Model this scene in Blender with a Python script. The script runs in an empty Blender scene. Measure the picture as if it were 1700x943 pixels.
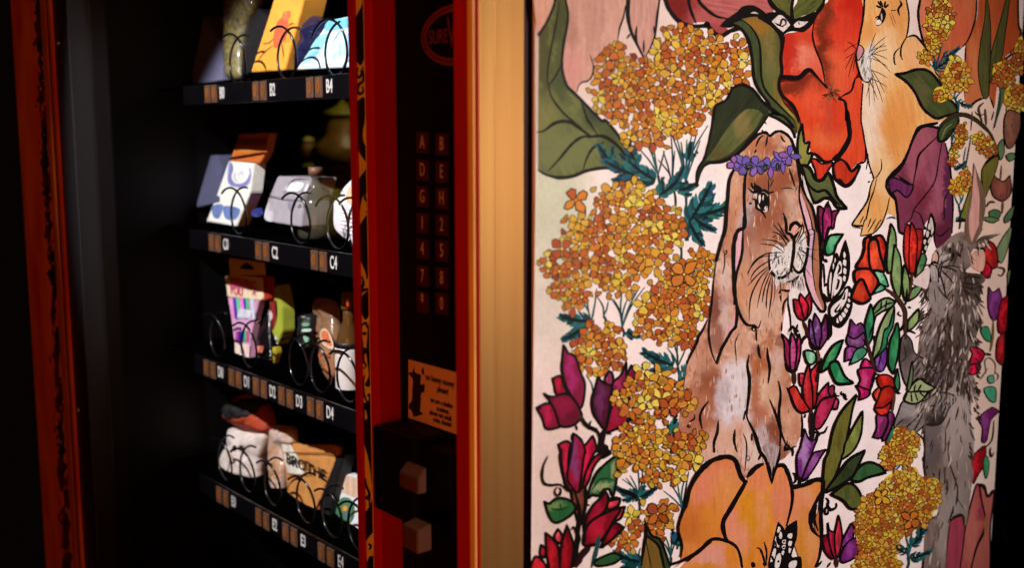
import bpy, bmesh, math, random
from mathutils import Vector, Matrix, noise, geometry
random.seed(7)
S = bpy.context.scene
COL = S.collection
# ---------------------------------------------------------------- camera, world, light, exposure
F_PX = 1785.0; PITCH = math.radians(7.95); CAM_Z = 1.45
cam_d = bpy.data.cameras.new('camera'); cam = bpy.data.objects.new('camera', cam_d); COL.objects.link(cam)
cam.location = (0, 0, CAM_Z); cam.rotation_euler = (math.pi/2 - PITCH, 0, 0)
cam_d.sensor_width = 36; cam_d.lens = F_PX/1700*36; cam_d.clip_start = .02; cam_d.clip_end = 100
cam_d.dof.use_dof = True; cam_d.dof.focus_distance = 1.10; cam_d.dof.aperture_fstop = 4.6
S.camera = cam
W = bpy.data.worlds.new('World'); S.world = W; W.use_nodes = True
W.node_tree.nodes['Background'].inputs[0].default_value = (.55, .28, .16, 1)
W.node_tree.nodes['Background'].inputs[1].default_value = .003
S.view_settings.view_transform = 'Standard'; S.view_settings.look = 'None'
S.view_settings.exposure = 0; S.view_settings.gamma = 1
S.cycles.max_bounces = 8; S.cycles.transparent_max_bounces = 12; S.cycles.caustics_reflective = False
S.cycles.caustics_refractive = False

# the machine's own axes: X runs back along its painted side, Y runs along its front to the far end, Z up
A = math.radians(49.3); ES = Vector((math.sin(A), math.cos(A), 0)); EF = Vector((-math.cos(A), math.sin(A), 0))
def ray(px, py):
    x = (px-850)/F_PX; y = -(py-471.5)/F_PX
    return Vector((x, math.cos(PITCH)+y*math.sin(PITCH), -math.sin(PITCH)+y*math.cos(PITCH)))
_r = ray(795, 471.5); D0 = .8
CORNER = Vector((_r.x*D0/_r.y, D0, 0))
ROT = math.atan2(ES.y, ES.x)
M_ROOT = Matrix.Translation(CORNER) @ Matrix.Rotation(ROT, 4, 'Z')
def side(px, py, off=0.0):
    r = ray(px, py); t = (CORNER.dot(EF)-off)/r.dot(EF); d = r*t-CORNER
    return Vector((d.dot(ES), -off, r.z*t+CAM_Z))
def front(px, py, X=0.0):
    r = ray(px, py); t = (CORNER.dot(ES)+X)/r.dot(ES); d = r*t-CORNER
    return Vector((X, d.dot(EF), r.z*t+CAM_Z))
def world(p): return M_ROOT @ Vector(p)

def lamp(name, kind, loc, target, energy, color, size=.1, spot=None, blend=.5):
    d = bpy.data.lights.new(name, kind); d.energy = energy; d.color = color
    if kind == 'AREA': d.size = size
    else: d.shadow_soft_size = size
    if spot: d.spot_size = math.radians(spot); d.spot_blend = blend
    o = bpy.data.objects.new(name, d); COL.objects.link(o)
    a = world(loc); b = world(target); o.location = a
    o.rotation_euler = (b-a).to_track_quat('-Z', 'Y').to_euler(); return o
# white gallery spot on the painted side, warm lamp over the corner post, narrow spot through the glass, dim red room glow
lamp('side_spot', 'SPOT', (.30, -2.1, CAM_Z+.95), (.42, 0, CAM_Z-.20), 250, (1, .925, .89), .06, 34, .95)
lamp('warm_spot', 'SPOT', (.80, -1.1, CAM_Z-.06), (.02, 0, CAM_Z-.02), 14.5, (1, .92, .80), .20, 22, 1)
lamp('window_spot', 'SPOT', (-1.10, .32, CAM_Z+1.02), (.17, .60, CAM_Z-.09), 350, (.95, .93, 1), .012, 24.5, .3)
lamp('pot_fill_spot', 'SPOT', (-.30, .45, CAM_Z+.50), (-.52, 1.10, CAM_Z-.06), 95, (1, .86, .50), .02, 26, .5)  # added unseen lamp that brightens the pots so they mirror in the glass
lamp('red_glow', 'AREA', (-.85, -.42, CAM_Z-.1), (0, .2, CAM_Z-.15), 4.6, (1, .26, .05), .7)

# ---------------------------------------------------------------- helpers
def lin(c, g=1.0):
    o = []
    for v in c[:3]:
        v = v/255.0; v = v/12.92 if v <= .04045 else ((v+.055)/1.055)**2.4
        o.append(min(1, v*g))
    return (o[0], o[1], o[2], 1)

def mat(name, col, rough=.5, metal=0, spec=.5, var=.12, scale=60, bump=.02, coat=0, col2=None, trans=0, alpha=1, stretch=(1, 1, 1), emis=None):
    m = bpy.data.materials.new(name); m.use_nodes = True; nt = m.node_tree; N = nt.nodes; b = N['Principled BSDF']
    b.inputs['Roughness'].default_value = rough; b.inputs['Metallic'].default_value = metal
    b.inputs['Specular IOR Level'].default_value = spec
    b.inputs['Coat Weight'].default_value = coat
    b.inputs['Transmission Weight'].default_value = trans; b.inputs['Alpha'].default_value = alpha
    tc = N.new('ShaderNodeTexCoord'); mp = N.new('ShaderNodeMapping'); nz = N.new('ShaderNodeTexNoise'); mx = N.new('ShaderNodeMix'); mx.data_type = 'RGBA'
    mp.inputs['Scale'].default_value = stretch; nz.inputs['Scale'].default_value = scale; nz.inputs['Detail'].default_value = 5
    c = lin(col); c2 = lin(col2) if col2 else tuple(v*(1-var*2.5) for v in c[:3])+(1,)
    mx.inputs['A'].default_value = c; mx.inputs['B'].default_value = c2
    rp = N.new('ShaderNodeMapRange'); rp.inputs[1].default_value = .35; rp.inputs[2].default_value = .7
    nt.links.new(tc.outputs['Object'], mp.inputs[0]); nt.links.new(mp.outputs[0], nz.inputs[0])
    nt.links.new(nz.outputs[0], rp.inputs[0]); nt.links.new(rp.outputs[0], mx.inputs['Factor'])
    nt.links.new(mx.outputs['Result'], b.inputs['Base Color'])
    if bump:
        bp = N.new('ShaderNodeBump'); bp.inputs['Strength'].default_value = bump*10; bp.inputs['Distance'].default_value = .0006
        nt.links.new(nz.outputs[0], bp.inputs['Height']); nt.links.new(bp.outputs[0], b.inputs['Normal'])
    if emis: b.inputs['Emission Color'].default_value = lin(emis[0]); b.inputs['Emission Strength'].default_value = emis[1]
    return m

def paint_material():
    m = bpy.data.materials.new('mural_paint'); m.use_nodes = True; nt = m.node_tree; N = nt.nodes; b = N['Principled BSDF']; K = nt.links.new
    b.inputs['Roughness'].default_value = .42; b.inputs['Specular IOR Level'].default_value = .25
    a1 = N.new('ShaderNodeAttribute'); a1.attribute_name = 'col'; a2 = N.new('ShaderNodeAttribute'); a2.attribute_name = 'col2'
    uv = N.new('ShaderNodeUVMap'); uv.uv_map = 'brush'
    n1 = N.new('ShaderNodeTexNoise'); n1.inputs['Scale'].default_value = 1; n1.inputs['Detail'].default_value = 6; n1.inputs['Roughness'].default_value = .62
    K(uv.outputs[0], n1.inputs[0])
    r = N.new('ShaderNodeMapRange'); r.inputs[1].default_value = .38; r.inputs[2].default_value = .66; K(n1.outputs[0], r.inputs[0])
    mx = N.new('ShaderNodeMix'); mx.data_type = 'RGBA'; K(r.outputs[0], mx.inputs['Factor']); K(a1.outputs[0], mx.inputs['A']); K(a2.outputs[0], mx.inputs['B'])
    tc = N.new('ShaderNodeTexCoord'); n2 = N.new('ShaderNodeTexNoise'); n2.inputs['Scale'].default_value = 260; n2.inputs['Detail'].default_value = 3
    K(tc.outputs['Object'], n2.inputs[0])
    r2 = N.new('ShaderNodeMapRange'); r2.inputs[3].default_value = .86; r2.inputs[4].default_value = 1.12; K(n2.outputs[0], r2.inputs[0])
    ml = N.new('ShaderNodeVectorMath'); ml.operation = 'SCALE'; K(mx.outputs['Result'], ml.inputs[0]); K(r2.outputs[0], ml.inputs['Scale'])
    K(ml.outputs[0], b.inputs['Base Color'])
    bp = N.new('ShaderNodeBump'); bp.inputs['Strength'].default_value = .25; bp.inputs['Distance'].default_value = .0004
    ad = N.new('ShaderNodeMath'); K(n1.outputs[0], ad.inputs[0]); K(n2.outputs[0], ad.inputs[1]); K(ad.outputs[0], bp.inputs['Height']); K(bp.outputs[0], b.inputs['Normal'])
    return m
PAINT = paint_material()

def link(name, me, parent=None, m=None):
    o = bpy.data.objects.new(name, me); COL.objects.link(o)
    if m: me.materials.append(m)
    if parent: o.parent = parent
    return o
def empty(name, p, label, cat, group=None, parent=None):
    o = bpy.data.objects.new(name, None); COL.objects.link(o); o.empty_display_size = .02
    o.location = world(p); o.rotation_euler = (0, 0, ROT); o['label'] = label; o['category'] = cat
    if group: o['group'] = group
    o['base'] = tuple(p)
    return o
def base_of(parent):
    while parent is not None:
        if 'base' in parent: return Vector(parent['base'])
        parent = parent.parent
    return Vector((0, 0, 0))
class MB:
    """collects shapes in machine axes and links them as one mesh"""
    def __init__(s): s.bm = bmesh.new()
    def box(s, a, b, bev=0):
        a, b = Vector(a), Vector(b); c = (a+b)/2; d = b-a
        r = bmesh.ops.create_cube(s.bm, size=1, matrix=Matrix.Translation(c) @ Matrix.Diagonal((abs(d.x), abs(d.y), abs(d.z), 1)))
        if bev:
            es = list({e for v in r['verts'] for e in v.link_edges})
            bmesh.ops.bevel(s.bm, geom=es, offset=bev, segments=2, affect='EDGES', profile=.6)
        return s
    def prism(s, pts, ext, bev=0):
        """polygon of 3-D points pushed by vector ext"""
        ext = Vector(ext); n = len(pts)
        v0 = [s.bm.verts.new(p) for p in pts]; v1 = [s.bm.verts.new(Vector(p)+ext) for p in pts]
        f = [s.bm.faces.new(v0), s.bm.faces.new(v1[::-1])]
        for i in range(n): f.append(s.bm.faces.new((v0[i], v1[i], v1[(i+1) % n], v0[(i+1) % n])))
        bmesh.ops.recalc_face_normals(s.bm, faces=f)
        if bev:
            es = list({e for q in f for e in q.edges})
            bmesh.ops.bevel(s.bm, geom=es, offset=bev, segments=2, affect='EDGES')
        return s
    def tube(s, pts, r, seg=8, closed=False):
        n = len(pts); rings = []; pts = [Vector(p) for p in pts]
        for i, p in enumerate(pts):
            t = (pts[min(i+1, n-1)]-pts[max(i-1, 0)]).normalized()
            u = t.orthogonal() if i == 0 else (rings_u - t*rings_u.dot(t)); u.normalize(); rings_u = u; w = t.cross(u)
            rr = r[i] if isinstance(r, (list, tuple)) else r
            rings.append([s.bm.verts.new(p+(u*math.cos(k*2*math.pi/seg)+w*math.sin(k*2*math.pi/seg))*rr) for k in range(seg)])
        for a, b in zip(rings, rings[1:]):
            for k in range(seg): s.bm.faces.new((a[k], a[(k+1) % seg], b[(k+1) % seg], b[k]))
        s.bm.faces.new(rings[0][::-1]); s.bm.faces.new(rings[-1]); return s
    def lathe(s, c, prof, seg=24):
        c = Vector(c); rings = []
        for (r, z) in prof:
            rings.append([s.bm.verts.new(c+Vector((math.cos(k*2*math.pi/seg)*r, math.sin(k*2*math.pi/seg)*r, z))) for k in range(seg)])
        for a, b in zip(rings, rings[1:]):
            for k in range(seg): s.bm.faces.new((a[k], a[(k+1) % seg], b[(k+1) % seg], b[k]))
        s.bm.faces.new(rings[0][::-1]); s.bm.faces.new(rings[-1]); return s
    def grid(s, fn, nu, nv):
        vs = [[s.bm.verts.new(fn(i/nu, j/nv)) for j in range(nv+1)] for i in range(nu+1)]
        for i in range(nu):
            for j in range(nv): s.bm.faces.new((vs[i][j], vs[i+1][j], vs[i+1][j+1], vs[i][j+1]))
        return s
    def build(s, name, m, parent, smooth=False, label=None):
        bs = base_of(parent)
        for v in s.bm.verts: v.co -= bs
        bmesh.ops.recalc_face_normals(s.bm, faces=s.bm.faces[:])
        me = bpy.data.meshes.new(name); s.bm.to_mesh(me); s.bm.free()
        if smooth:
            for p in me.polygons: p.use_smooth = True
        o = link(name, me, parent, m)
        if label: o['label'] = label
        return o

# ---------------------------------------------------------------- lettering
def text(s, p, size, m, parent, name='lettering', sx=1.0, right=(0, -1, 0), up=(0, 0, 1), align='CENTER', depth=.0002, bold=0, shear=0):
    cu = bpy.data.curves.new('t', 'FONT'); cu.body = s; cu.size = size; cu.align_x = align; cu.align_y = 'CENTER'; cu.extrude = depth
    cu.offset = bold; cu.resolution_u = 3; cu.shear = shear
    o = bpy.data.objects.new('t', cu); COL.objects.link(o)
    bpy.context.view_layer.update()
    me = bpy.data.meshes.new_from_object(o.evaluated_get(bpy.context.evaluated_depsgraph_get()))
    bpy.data.objects.remove(o); bpy.data.curves.remove(cu)
    r = Vector(right).normalized(); u = Vector(up); u = (u-r*u.dot(r)).normalized(); n = r.cross(u); bs = base_of(parent)
    for v in me.vertices: v.co = Vector(p)-bs+r*v.co.x*sx+u*v.co.y+n*v.co.z
    me.materials.clear(); ob = link(name, me, parent, m)
    return ob

# ---------------------------------------------------------------- painting kit: brushwork laid on the board
ZOOM = 1414/300.0
ORG = {'A': 0, 'B': 180, 'C': 360, 'D': 550, 'E': 743}
EXTRA = {'F1': (1180, 180, 6.285), 'F2': (1220, 320, 6.285), 'F3': (1500, 380, 7.856), 'F4': (1460, 600, 6.285)}
def P(spec, tile=None):
    """'A0 12,30 40,50* B1 ...' -> list of (x, y, sharp) on the board, read off enlarged tiles"""
    out = []; ox = oy = 0; z = ZOOM
    for w in spec.split():
        if w[0].isalpha():
            if w == 'X': ox = oy = 0; z = 1.0
            elif w in EXTRA: ox, oy, z = EXTRA[w]
            else: oy = ORG[w[0]]; ox = 880+260*int(w[1]); z = ZOOM
            continue
        sh = w.endswith('*'); x, y = w.rstrip('*').split(',')
        out.append((ox+float(x)/z, oy+float(y)/z, sh))
    return out
def cr(a, b, c, d, t):
    return tuple(.5*(2*b[i]+(c[i]-a[i])*t+(2*a[i]-5*b[i]+4*c[i]-d[i])*t*t+(3*b[i]-a[i]-3*c[i]+d[i])*t*t*t) for i in (0, 1))
def spline(pts, closed, n=5):
    N = len(pts); out = []
    for i in range(N if closed else N-1):
        b = pts[i]; c = pts[(i+1) % N]
        a = pts[i-1] if (closed or i > 0) else b; d = pts[(i+2) % N] if (closed or i+2 < N) else c
        if len(b) > 2 and b[2]: a = b
        if len(c) > 2 and c[2]: d = c
        L = math.hypot(c[0]-b[0], c[1]-b[1]); k = max(4 if not closed else 2, min(n+3, int(L/2.2)))
        for j in range(k): out.append(cr(a, b, c, d, j/k))
    if not closed: out.append(pts[-1][:2])
    return out
def inside(poly, x, y):
    r = False; j = len(poly)-1
    for i in range(len(poly)):
        xi, yi = poly[i]; xj, yj = poly[j]
        if (yi > y) != (yj > y) and x < (xj-xi)*(y-yi)/(yj-yi)+xi: r = not r
        j = i
    return r
BOARD = .004            # the board stands this proud of the side
EPS = .0000018
INK = (16, 10, 9); INKW = 1.12
GAIN = 1.0
class Fig:
    def __init__(s, name, lvl, label=None, proj=None):
        s.name = name; s.l = lvl; s.label = label; s.v = []; s.f = []; s.c = []; s.c2 = []; s.uv = []; s.seed = random.random()*50
        s.proj = proj or (lambda x, y, l: side(x, y, BOARD+l*EPS))
    def vert(s, x, y, l, c, c2, ang=90, su=.02, sv=.16):
        s.v.append(s.proj(x, y, l)); s.c.append(c); s.c2.append(c2)
        a = math.radians(ang); s.uv.append(((x*math.cos(a)+y*math.sin(a))*su+s.seed, (-x*math.sin(a)+y*math.cos(a))*sv+s.seed)); return len(s.v)-1
    def poly(s, pts, l, c, c2=None, ang=90, su=.02, sv=.16, dabs=None, mott=None, fine=5000.0):
        c2 = c2 or tuple(v*.82 for v in c); A0 = lin(c, GAIN); B0 = lin(c2, GAIN)
        if not dabs:
            ids = [s.vert(x, y, l, A0, B0, ang, su, sv) for x, y in pts]
            for t in geometry.tessellate_polygon([[Vector((x, y, 0)) for x, y in pts]]): s.f.append(tuple(ids[k] for k in t))
            return
        xs = [p[0] for p in pts]; ys = [p[1] for p in pts]; area = (max(xs)-min(xs))*(max(ys)-min(ys))
        st = max(1.6, math.sqrt(area/fine)); V = [Vector(p) for p in pts]; n = len(V); y = min(ys)+st/2; row = 0
        while y < max(ys):
            x = min(xs)+st/2*(row % 2)
            while x < max(xs):
                if inside(pts, x, y): V.append(Vector((x, y)))
                x += st
            y += st*.87; row += 1
        r = geometry.delaunay_2d_cdt(V, [], [list(range(n))], 1, 1e-4)
        base = len(s.v); dx0 = s.seed
        D = [(d[0], d[1], d[2], d[3], lin(d[4], GAIN), d[5] if len(d) > 5 else .9) for d in dabs]
        for p in r[0]:
            ca, cb = list(A0), list(B0)
            q = Vector((p.x*.05+s.seed, p.y*.05, 0)); wx = noise.noise(q)*9; wy = noise.noise(q+Vector((9, 4, 2)))*9
            q2 = q*4; wx += noise.noise(q2)*5; wy += noise.noise(q2+Vector((3, 7, 1)))*5
            for (mc, fq, th, stg) in (mott or ()):
                w = noise.noise(Vector((p.x*fq+dx0, p.y*fq*.8+fq*90, 1)))+.5*noise.noise(Vector((p.x*fq*2.7, p.y*fq*2.3+dx0, 4)))
                k = max(0, min(1, (w-th)*3.5))*stg; m_ = lin(mc, GAIN)
                for i in range(3): ca[i] += (m_[i]-ca[i])*k; cb[i] += (m_[i]*.9-cb[i])*k
            for (dx, dy, rx, ry, dc, st2) in D:
                e = ((p.x+wx-dx)/rx)**2+((p.y+wy-dy)/ry)**2
                if e < 2.2:
                    k = st2*(1-e/2.2)**1.1 if e > .0 else st2; k = min(1, k*1.3)
                    for i in range(3): ca[i] += (dc[i]-ca[i])*k; cb[i] += (dc[i]*.86-cb[i])*k*.9
            s.vert(p.x, p.y, l, tuple(ca), tuple(cb), ang, su, sv)
        for t in r[2]: s.f.append(tuple(base+k for k in t))
    def fill(s, spec, c, c2=None, ang=90, w=2.0, dabs=None, lv=1, raw=False, **k):
        """a closed painted shape with its inked outline"""
        pts = P(spec) if isinstance(spec, str) else spec
        pl = spline(pts, True)
        if dabs: dabs = [(P(d[0])[0][0], P(d[0])[0][1])+tuple(d[1:]) if isinstance(d[0], str) else d for d in dabs]
        s.l += lv; s.poly(pl, s.l, c, c2, ang, dabs=dabs, **k)
        if w: s.line(pts, w, closed=True)
        return pl
    def line(s, spec, w=2.0, w1=None, c=INK, closed=False, l=None, tp=.35):
        pts = P(spec) if isinstance(spec, str) else spec
        sp = spline(pts, closed); n = len(sp)
        if closed: sp = sp+[sp[0]]
        if l is None: s.l += .5; l = s.l
        n = len(sp); prev = None; cc = lin(c, GAIN); ph = random.random()*9
        w *= INKW; w1 = None if w1 is None else w1*INKW
        for i, (x, y) in enumerate(sp):
            if closed:
                a = sp[i-1] if i > 0 else sp[-2]; b = sp[i+1] if i < n-1 else sp[1]
            else: a = sp[max(0, i-1)]; b = sp[min(n-1, i+1)]
            dx, dy = b[0]-a[0], b[1]-a[1]; L = math.hypot(dx, dy) or 1
            t = i/(n-1)
            ww = w+((w1 if w1 is not None else w)-w)*t
            ww *= .88+.2*noise.noise(Vector((t*n*.35+ph, ph, 0)))
            if not closed: ww *= tp+(1-tp)*min(1, 3.2*min(t, 1-t)+.0) if tp < 1 else 1
            h = ww/2; nx, ny = -dy/L*h, dx/L*h
            i0 = s.vert(x+nx, y+ny, l, cc, cc); i1 = s.vert(x-nx, y-ny, l, cc, cc)
            if prev: s.f.append((prev[0], i0, i1, prev[1]))
            prev = (i0, i1)
    def stroke(s, x, y, ang, L, w, c, bend=0, l=None):
        a = math.radians(ang); pts = []
        for t in (0, .5, 1):
            aa = a+math.radians(bend)*t; pts.append((x+math.cos(aa)*L*t, y+math.sin(aa)*L*t))
        s.line(pts, w, c=c, l=l, tp=.15)
    def dot(s, x, y, r, c, l=None, rx=None):
        if l is None: s.l += .3; l = s.l
        s.poly([(x+math.cos(k*.7854)*(rx or r), y+math.sin(k*.7854)*r) for k in range(8)], l, c, c)
    def build(s, parent, m=None):
        me = bpy.data.meshes.new(s.name)
        bs = base_of(parent)
        vs = [v-bs for v in s.v]
        me.from_pydata(vs, [], s.f)
        for nm, dat in (('col', s.c), ('col2', s.c2)):
            at = me.attributes.new(nm, 'FLOAT_COLOR', 'POINT'); flat = [q for c in dat for q in c]; at.data.foreach_set('color', flat)
        uvl = me.uv_layers.new(name='brush'); buf = []
        for lp in me.loops: buf += s.uv[lp.vertex_index]
        uvl.data.foreach_set('uv', buf)
        # every face looks outwards
        bm = bmesh.new(); bm.from_mesh(me); dl = [f for f in bm.faces if f.calc_area() < 1e-13]
        bmesh.ops.delete(bm, geom=dl, context='FACES_ONLY')
        bmesh.ops.delete(bm, geom=[v for v in bm.verts if not v.link_faces], context='VERTS')
        bm.to_mesh(me); bm.free()
        o = link(s.name, me, parent, m or PAINT)
        if s.label: o['label'] = s.label
        return o
# ---------------------------------------------------------------- the machine and its painted side
machine = empty('vending_machine', (0, 0, 0), 'vending machine with red and gold door and a side painted with rabbits and flowers', 'vending machine')
b0 = side(893, 0); b1 = side(1671, 471.5)
BX0 = side(888, 471.5, BOARD).x; BX1 = side(1671.5, 471.5, BOARD).x; ZT = CAM_Z+.38; ZB = CAM_Z-.95
m_board = mat('primed_board', (226, 206, 197), rough=.6, var=.03, scale=14, bump=.015, col2=(214, 190, 178))
mb = MB(); mb.box((BX0, -BOARD+.0004, ZB), (BX1, .0, ZT), .0012)
panel = mb.build('side_panel', m_board, machine, label='pale pink board painted with rabbits, tulips, poppies and yellow blossoms')

def fig(name, lvl, label=None): return Fig(name, lvl, label)
def px(s): return [(a, b) for a, b, _ in P(s)]

# --- washes of the ground, with lamp falloff and sheen put into their tones
f = fig('painted_background', 0)
W1 = (242, 226, 222)
bg = [(893.5, -40), (1200, -60), (1600, -80), (1705, -120), (1671, 471), (1640, 990), (1300, 1000), (881, 990), (887, 471)]
def bgp(x, y, l): return side(x, y, BOARD+l*EPS)
f.poly(bg, 1, W1, (236, 217, 212), dabs=[(915, 330, 60, 120, (205, 208, 180), .9), (920, 500, 50, 90, (216, 206, 190), .7), (1010, 60, 110, 110, (222, 192, 178), .8), (930, 800, 60, 160, (220, 193, 180), .6),
   (1540, 40, 60, 60, (225, 200, 190), .8), (1640, 300, 50, 220, (222, 186, 166), .9), (1640, 600, 40, 250, (220, 190, 172), .8), (1380, 600, 160, 200, (252, 234, 236), .9), (1250, 320, 200, 90, (246, 234, 232), .7)], su=.02, sv=.02)
f.build(panel)

# --- pale pink legs at the top left
f = fig('painted_pink_rabbit', 3, 'pale pink legs of a rabbit reaching down at the upper left')
f.l = 3
f.fill('X 888,-20 927,-20 A0 180,0 150,110 100,210 60,270 50,200', (226, 168, 146), (205, 150, 128), w=0)
f.fill('X 938,-20 1040,-20 A0 750,0 740,130 700,230 690,320 740,420 640,480 500,500 495,540 480,600 440,630 390,660 365,720 290,680 250,560 255,470 270,330 295,180 290,80', (211, 163, 146), (196, 143, 126), w=0,
  dabs=[('A0 330,300', 8, 60, (180, 128, 112), .6), ('A0 480,200', 10, 50, (188, 138, 120), .6), ('A0 560,100', 6, 50, (186, 140, 122), .5), ('A0 320,520', 18, 30, (214, 150, 138), .7)])
f.fill('X 1046,-20 1092,-20 A0 1005,0 985,150 970,300 930,410 895,450 850,380 815,280 785,180 780,60', (205, 156, 141), (180, 128, 118), w=0)
f.line('X 1044,-20 A0 768,0 765,120 790,240 840,350 893,455', 9.5, 3.5, tp=1)
f.line('X 1096,-15 A0 1012,0 995,120 978,270 950,350 895,455', 5, 3)
f.line('A0 745,40 730,130 700,220 685,318', 3.4); f.line('A0 835,200 828,270 838,330', 4); f.line('A0 890,310 888,410', 3.4)
f.line('A0 755,300 785,260', 3.4); f.line('A0 968,200 972,260', 3); f.line('A0 468,425 495,510 485,590 450,632 410,640 380,670 365,722', 3)
f.build(panel)

# --- the big leaf at the left edge
f = fig('painted_leaf', 60, 'large olive green leaf with dark veins at the left edge')
G = (92, 99, 56); GL = (117, 121, 68); GD = (62, 72, 38)
f.fill('X 926,-20 936,-20 A0 275,0 296,90 290,200 265,330 250,480 258,570 290,670 350,730 420,800 560,943 B0 590,90 690,210 760,330 800,470 835,515* 740,500 600,465 450,485 330,530 220,540 120,515 62,480* X 893,200 894,60 A0 60,275* 130,180 180,70 200,0', G, GL, ang=60, w=0,
  dabs=[('A0 110,420', 9, 90, (80, 76, 34), .9), ('A0 240,120', 12, 70, (70, 74, 36), .8), ('A0 230,640', 16, 40, GD, .7), ('A0 500,880', 20, 26, (48, 62, 36), .8), ('B0 640,200', 22, 30, (70, 80, 44), .8), ('B0 250,330', 40, 26, (112, 118, 70), .8), ('B0 120,60', 20, 30, (122, 122, 66), .7), ('B0 640,380', 20, 20, (74, 88, 50), .7)])
f.line('X 925,-20 A0 195,0 175,70 130,170 62,278', 4.5, tp=1)
f.line('X 937,-20 A0 278,0 296,90 290,200 265,330 250,480 257,570 290,670 350,730 420,800 560,943 B0 590,90 690,210 760,330 805,480', 4.2, 6, tp=1)
f.line('B0 835,515 740,500 600,465 450,485 330,530 220,540 120,515 60,478', 5, 7)
f.line('A0 225,0 215,120 180,300 150,450 135,600 150,690', 3.4); f.line('A0 245,505 195,600 148,665', 3.4)
f.line('A0 135,640 170,760 250,870 330,943 B0 330,90 420,180', 3.8); f.line('A0 400,790 430,880 450,943 B0 460,100 530,210', 4)
f.line('B0 52,185 110,172 190,115 270,98 340,118 420,178 480,215', 5.5, 7); f.line('B0 445,225 560,215 650,260 730,345 780,470', 7.5, 4)
f.line('B0 140,490 220,405 320,285 400,225 490,212', 4, 6); f.line('B0 412,490 440,400 490,310 580,262', 3, 4.5)
f.build(panel)

# --- dusky maroon flower at the top
f = fig('painted_dusky_flower', 3, 'dusky maroon flower cut off by the top edge')
f.fill('X 1103,-25 A0 1060,0 1100,90 1175,170 1260,198 A1 60,175 150,175 195,225 260,275 330,235 275,200* 350,140 300,120 200,90 120,30 X 1155,-25', (158, 60, 58), (128, 36, 36), ang=60, w=0,
  dabs=[('A1 150,150', 30, 22, (176, 88, 84), .9), ('A0 1150,60', 18, 30, (118, 28, 26), .9), ('A1 240,230', 18, 12, (160, 66, 66), .8)])
f.fill('X 1160,-25 A1 100,0 140,60 220,120 330,142 400,80 450,50 540,50 620,110 680,85 640,0 X 1276,-25', (186, 106, 102), (160, 76, 74), ang=10, w=0)
f.line('X 1102,-20 A0 1060,0 1100,90 1175,172 1265,202 1390,195 A1 150,178 195,235 262,282 340,240 420,215', 8, 8, tp=1)
f.line('X 1142,-20 A0 1240,0 1262,90 1300,182', 6); f.line('X 1158,-20 A1 95,0 150,65 235,125 340,145', 7, 5)
f.fill('A1 255,205* 300,155 390,90 440,45 520,38 590,75 650,118 720,95 800,150 700,210 600,140 480,140 430,175 340,215', INK, INK, w=0)
f.fill('A1 500,100* 530,88 565,105*', (225, 205, 195), w=0)
f.build(panel)

# --- blossom clusters (base wash, loose petals, then four-petalled florets)
OR = [(202, 118, 32), (210, 130, 36), (186, 92, 30), (206, 136, 38), (194, 102, 32), (212, 150, 46), (176, 78, 28)]
YE = [(222, 178, 56), (228, 198, 80), (216, 160, 46)]
def petal(f, x, y, a, L, w, c, l, ol=1.25, ink=(26, 13, 7)):
    ca, sa = math.cos(a), math.sin(a); j = random.uniform(-.16, .16); k0 = random.uniform(.8, 1.25); q1, q2, q3, q4 = (random.uniform(.72, 1.25) for _ in range(4)); w *= random.uniform(.78, 1.1)
    sh = [(.04, 0), (.25, .26*q1), (.62, .5*q2+j), (.92, .36*q2), (1.02*k0, .02+j), (.9, -.34*q3), (.58, -.5*q3+j), (.25, -.26*q4)]
    q = [(x+(u*L)*ca-(v*w)*sa, y+(u*L)*sa+(v*w)*ca) for u, v in sh]
    mx = sum(p[0] for p in q)/8; my = sum(p[1] for p in q)/8
    o = []
    for (u, v) in q:
        d = math.hypot(u-mx, v-my) or 1; o.append((u+(u-mx)/d*ol, v+(v-my)/d*ol))
    kk = random.uniform(.84, 1.0); c0 = tuple(min(255, v*kk) for v in c); c0 = (c0[0], c0[1], min(255, c0[2]+random.uniform(0, 26)))
    c1 = (min(255, c[0]*.98), min(255, c[1]*1.06), c[2])
    f.poly(o, l, ink, ink); f.poly(q, l+.35, c0, c1, math.degrees(a), su=.12, sv=.2)
def rscatter(poly, s, tries=26, inset=0):
    xs = [p[0] for p in poly]; ys = [p[1] for p in poly]; g = {}; out = []
    for _ in range(int((max(xs)-min(xs))*(max(ys)-min(ys))/s/s*tries/3)):
        x = random.uniform(min(xs), max(xs)); y = random.uniform(min(ys), max(ys)); k = (int(x/s), int(y/s))
        if any(math.hypot(x-a, y-b) < s for i in (-1, 0, 1) for j in (-1, 0, 1) for a, b in g.get((k[0]+i, k[1]+j), ())): continue
        if not inside(poly, x, y): continue
        if inset and min(math.hypot(x-a, y-b) for a, b in poly) < inset: continue
        g.setdefault(k, []).append((x, y)); out.append((x, y))
    return out
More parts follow.
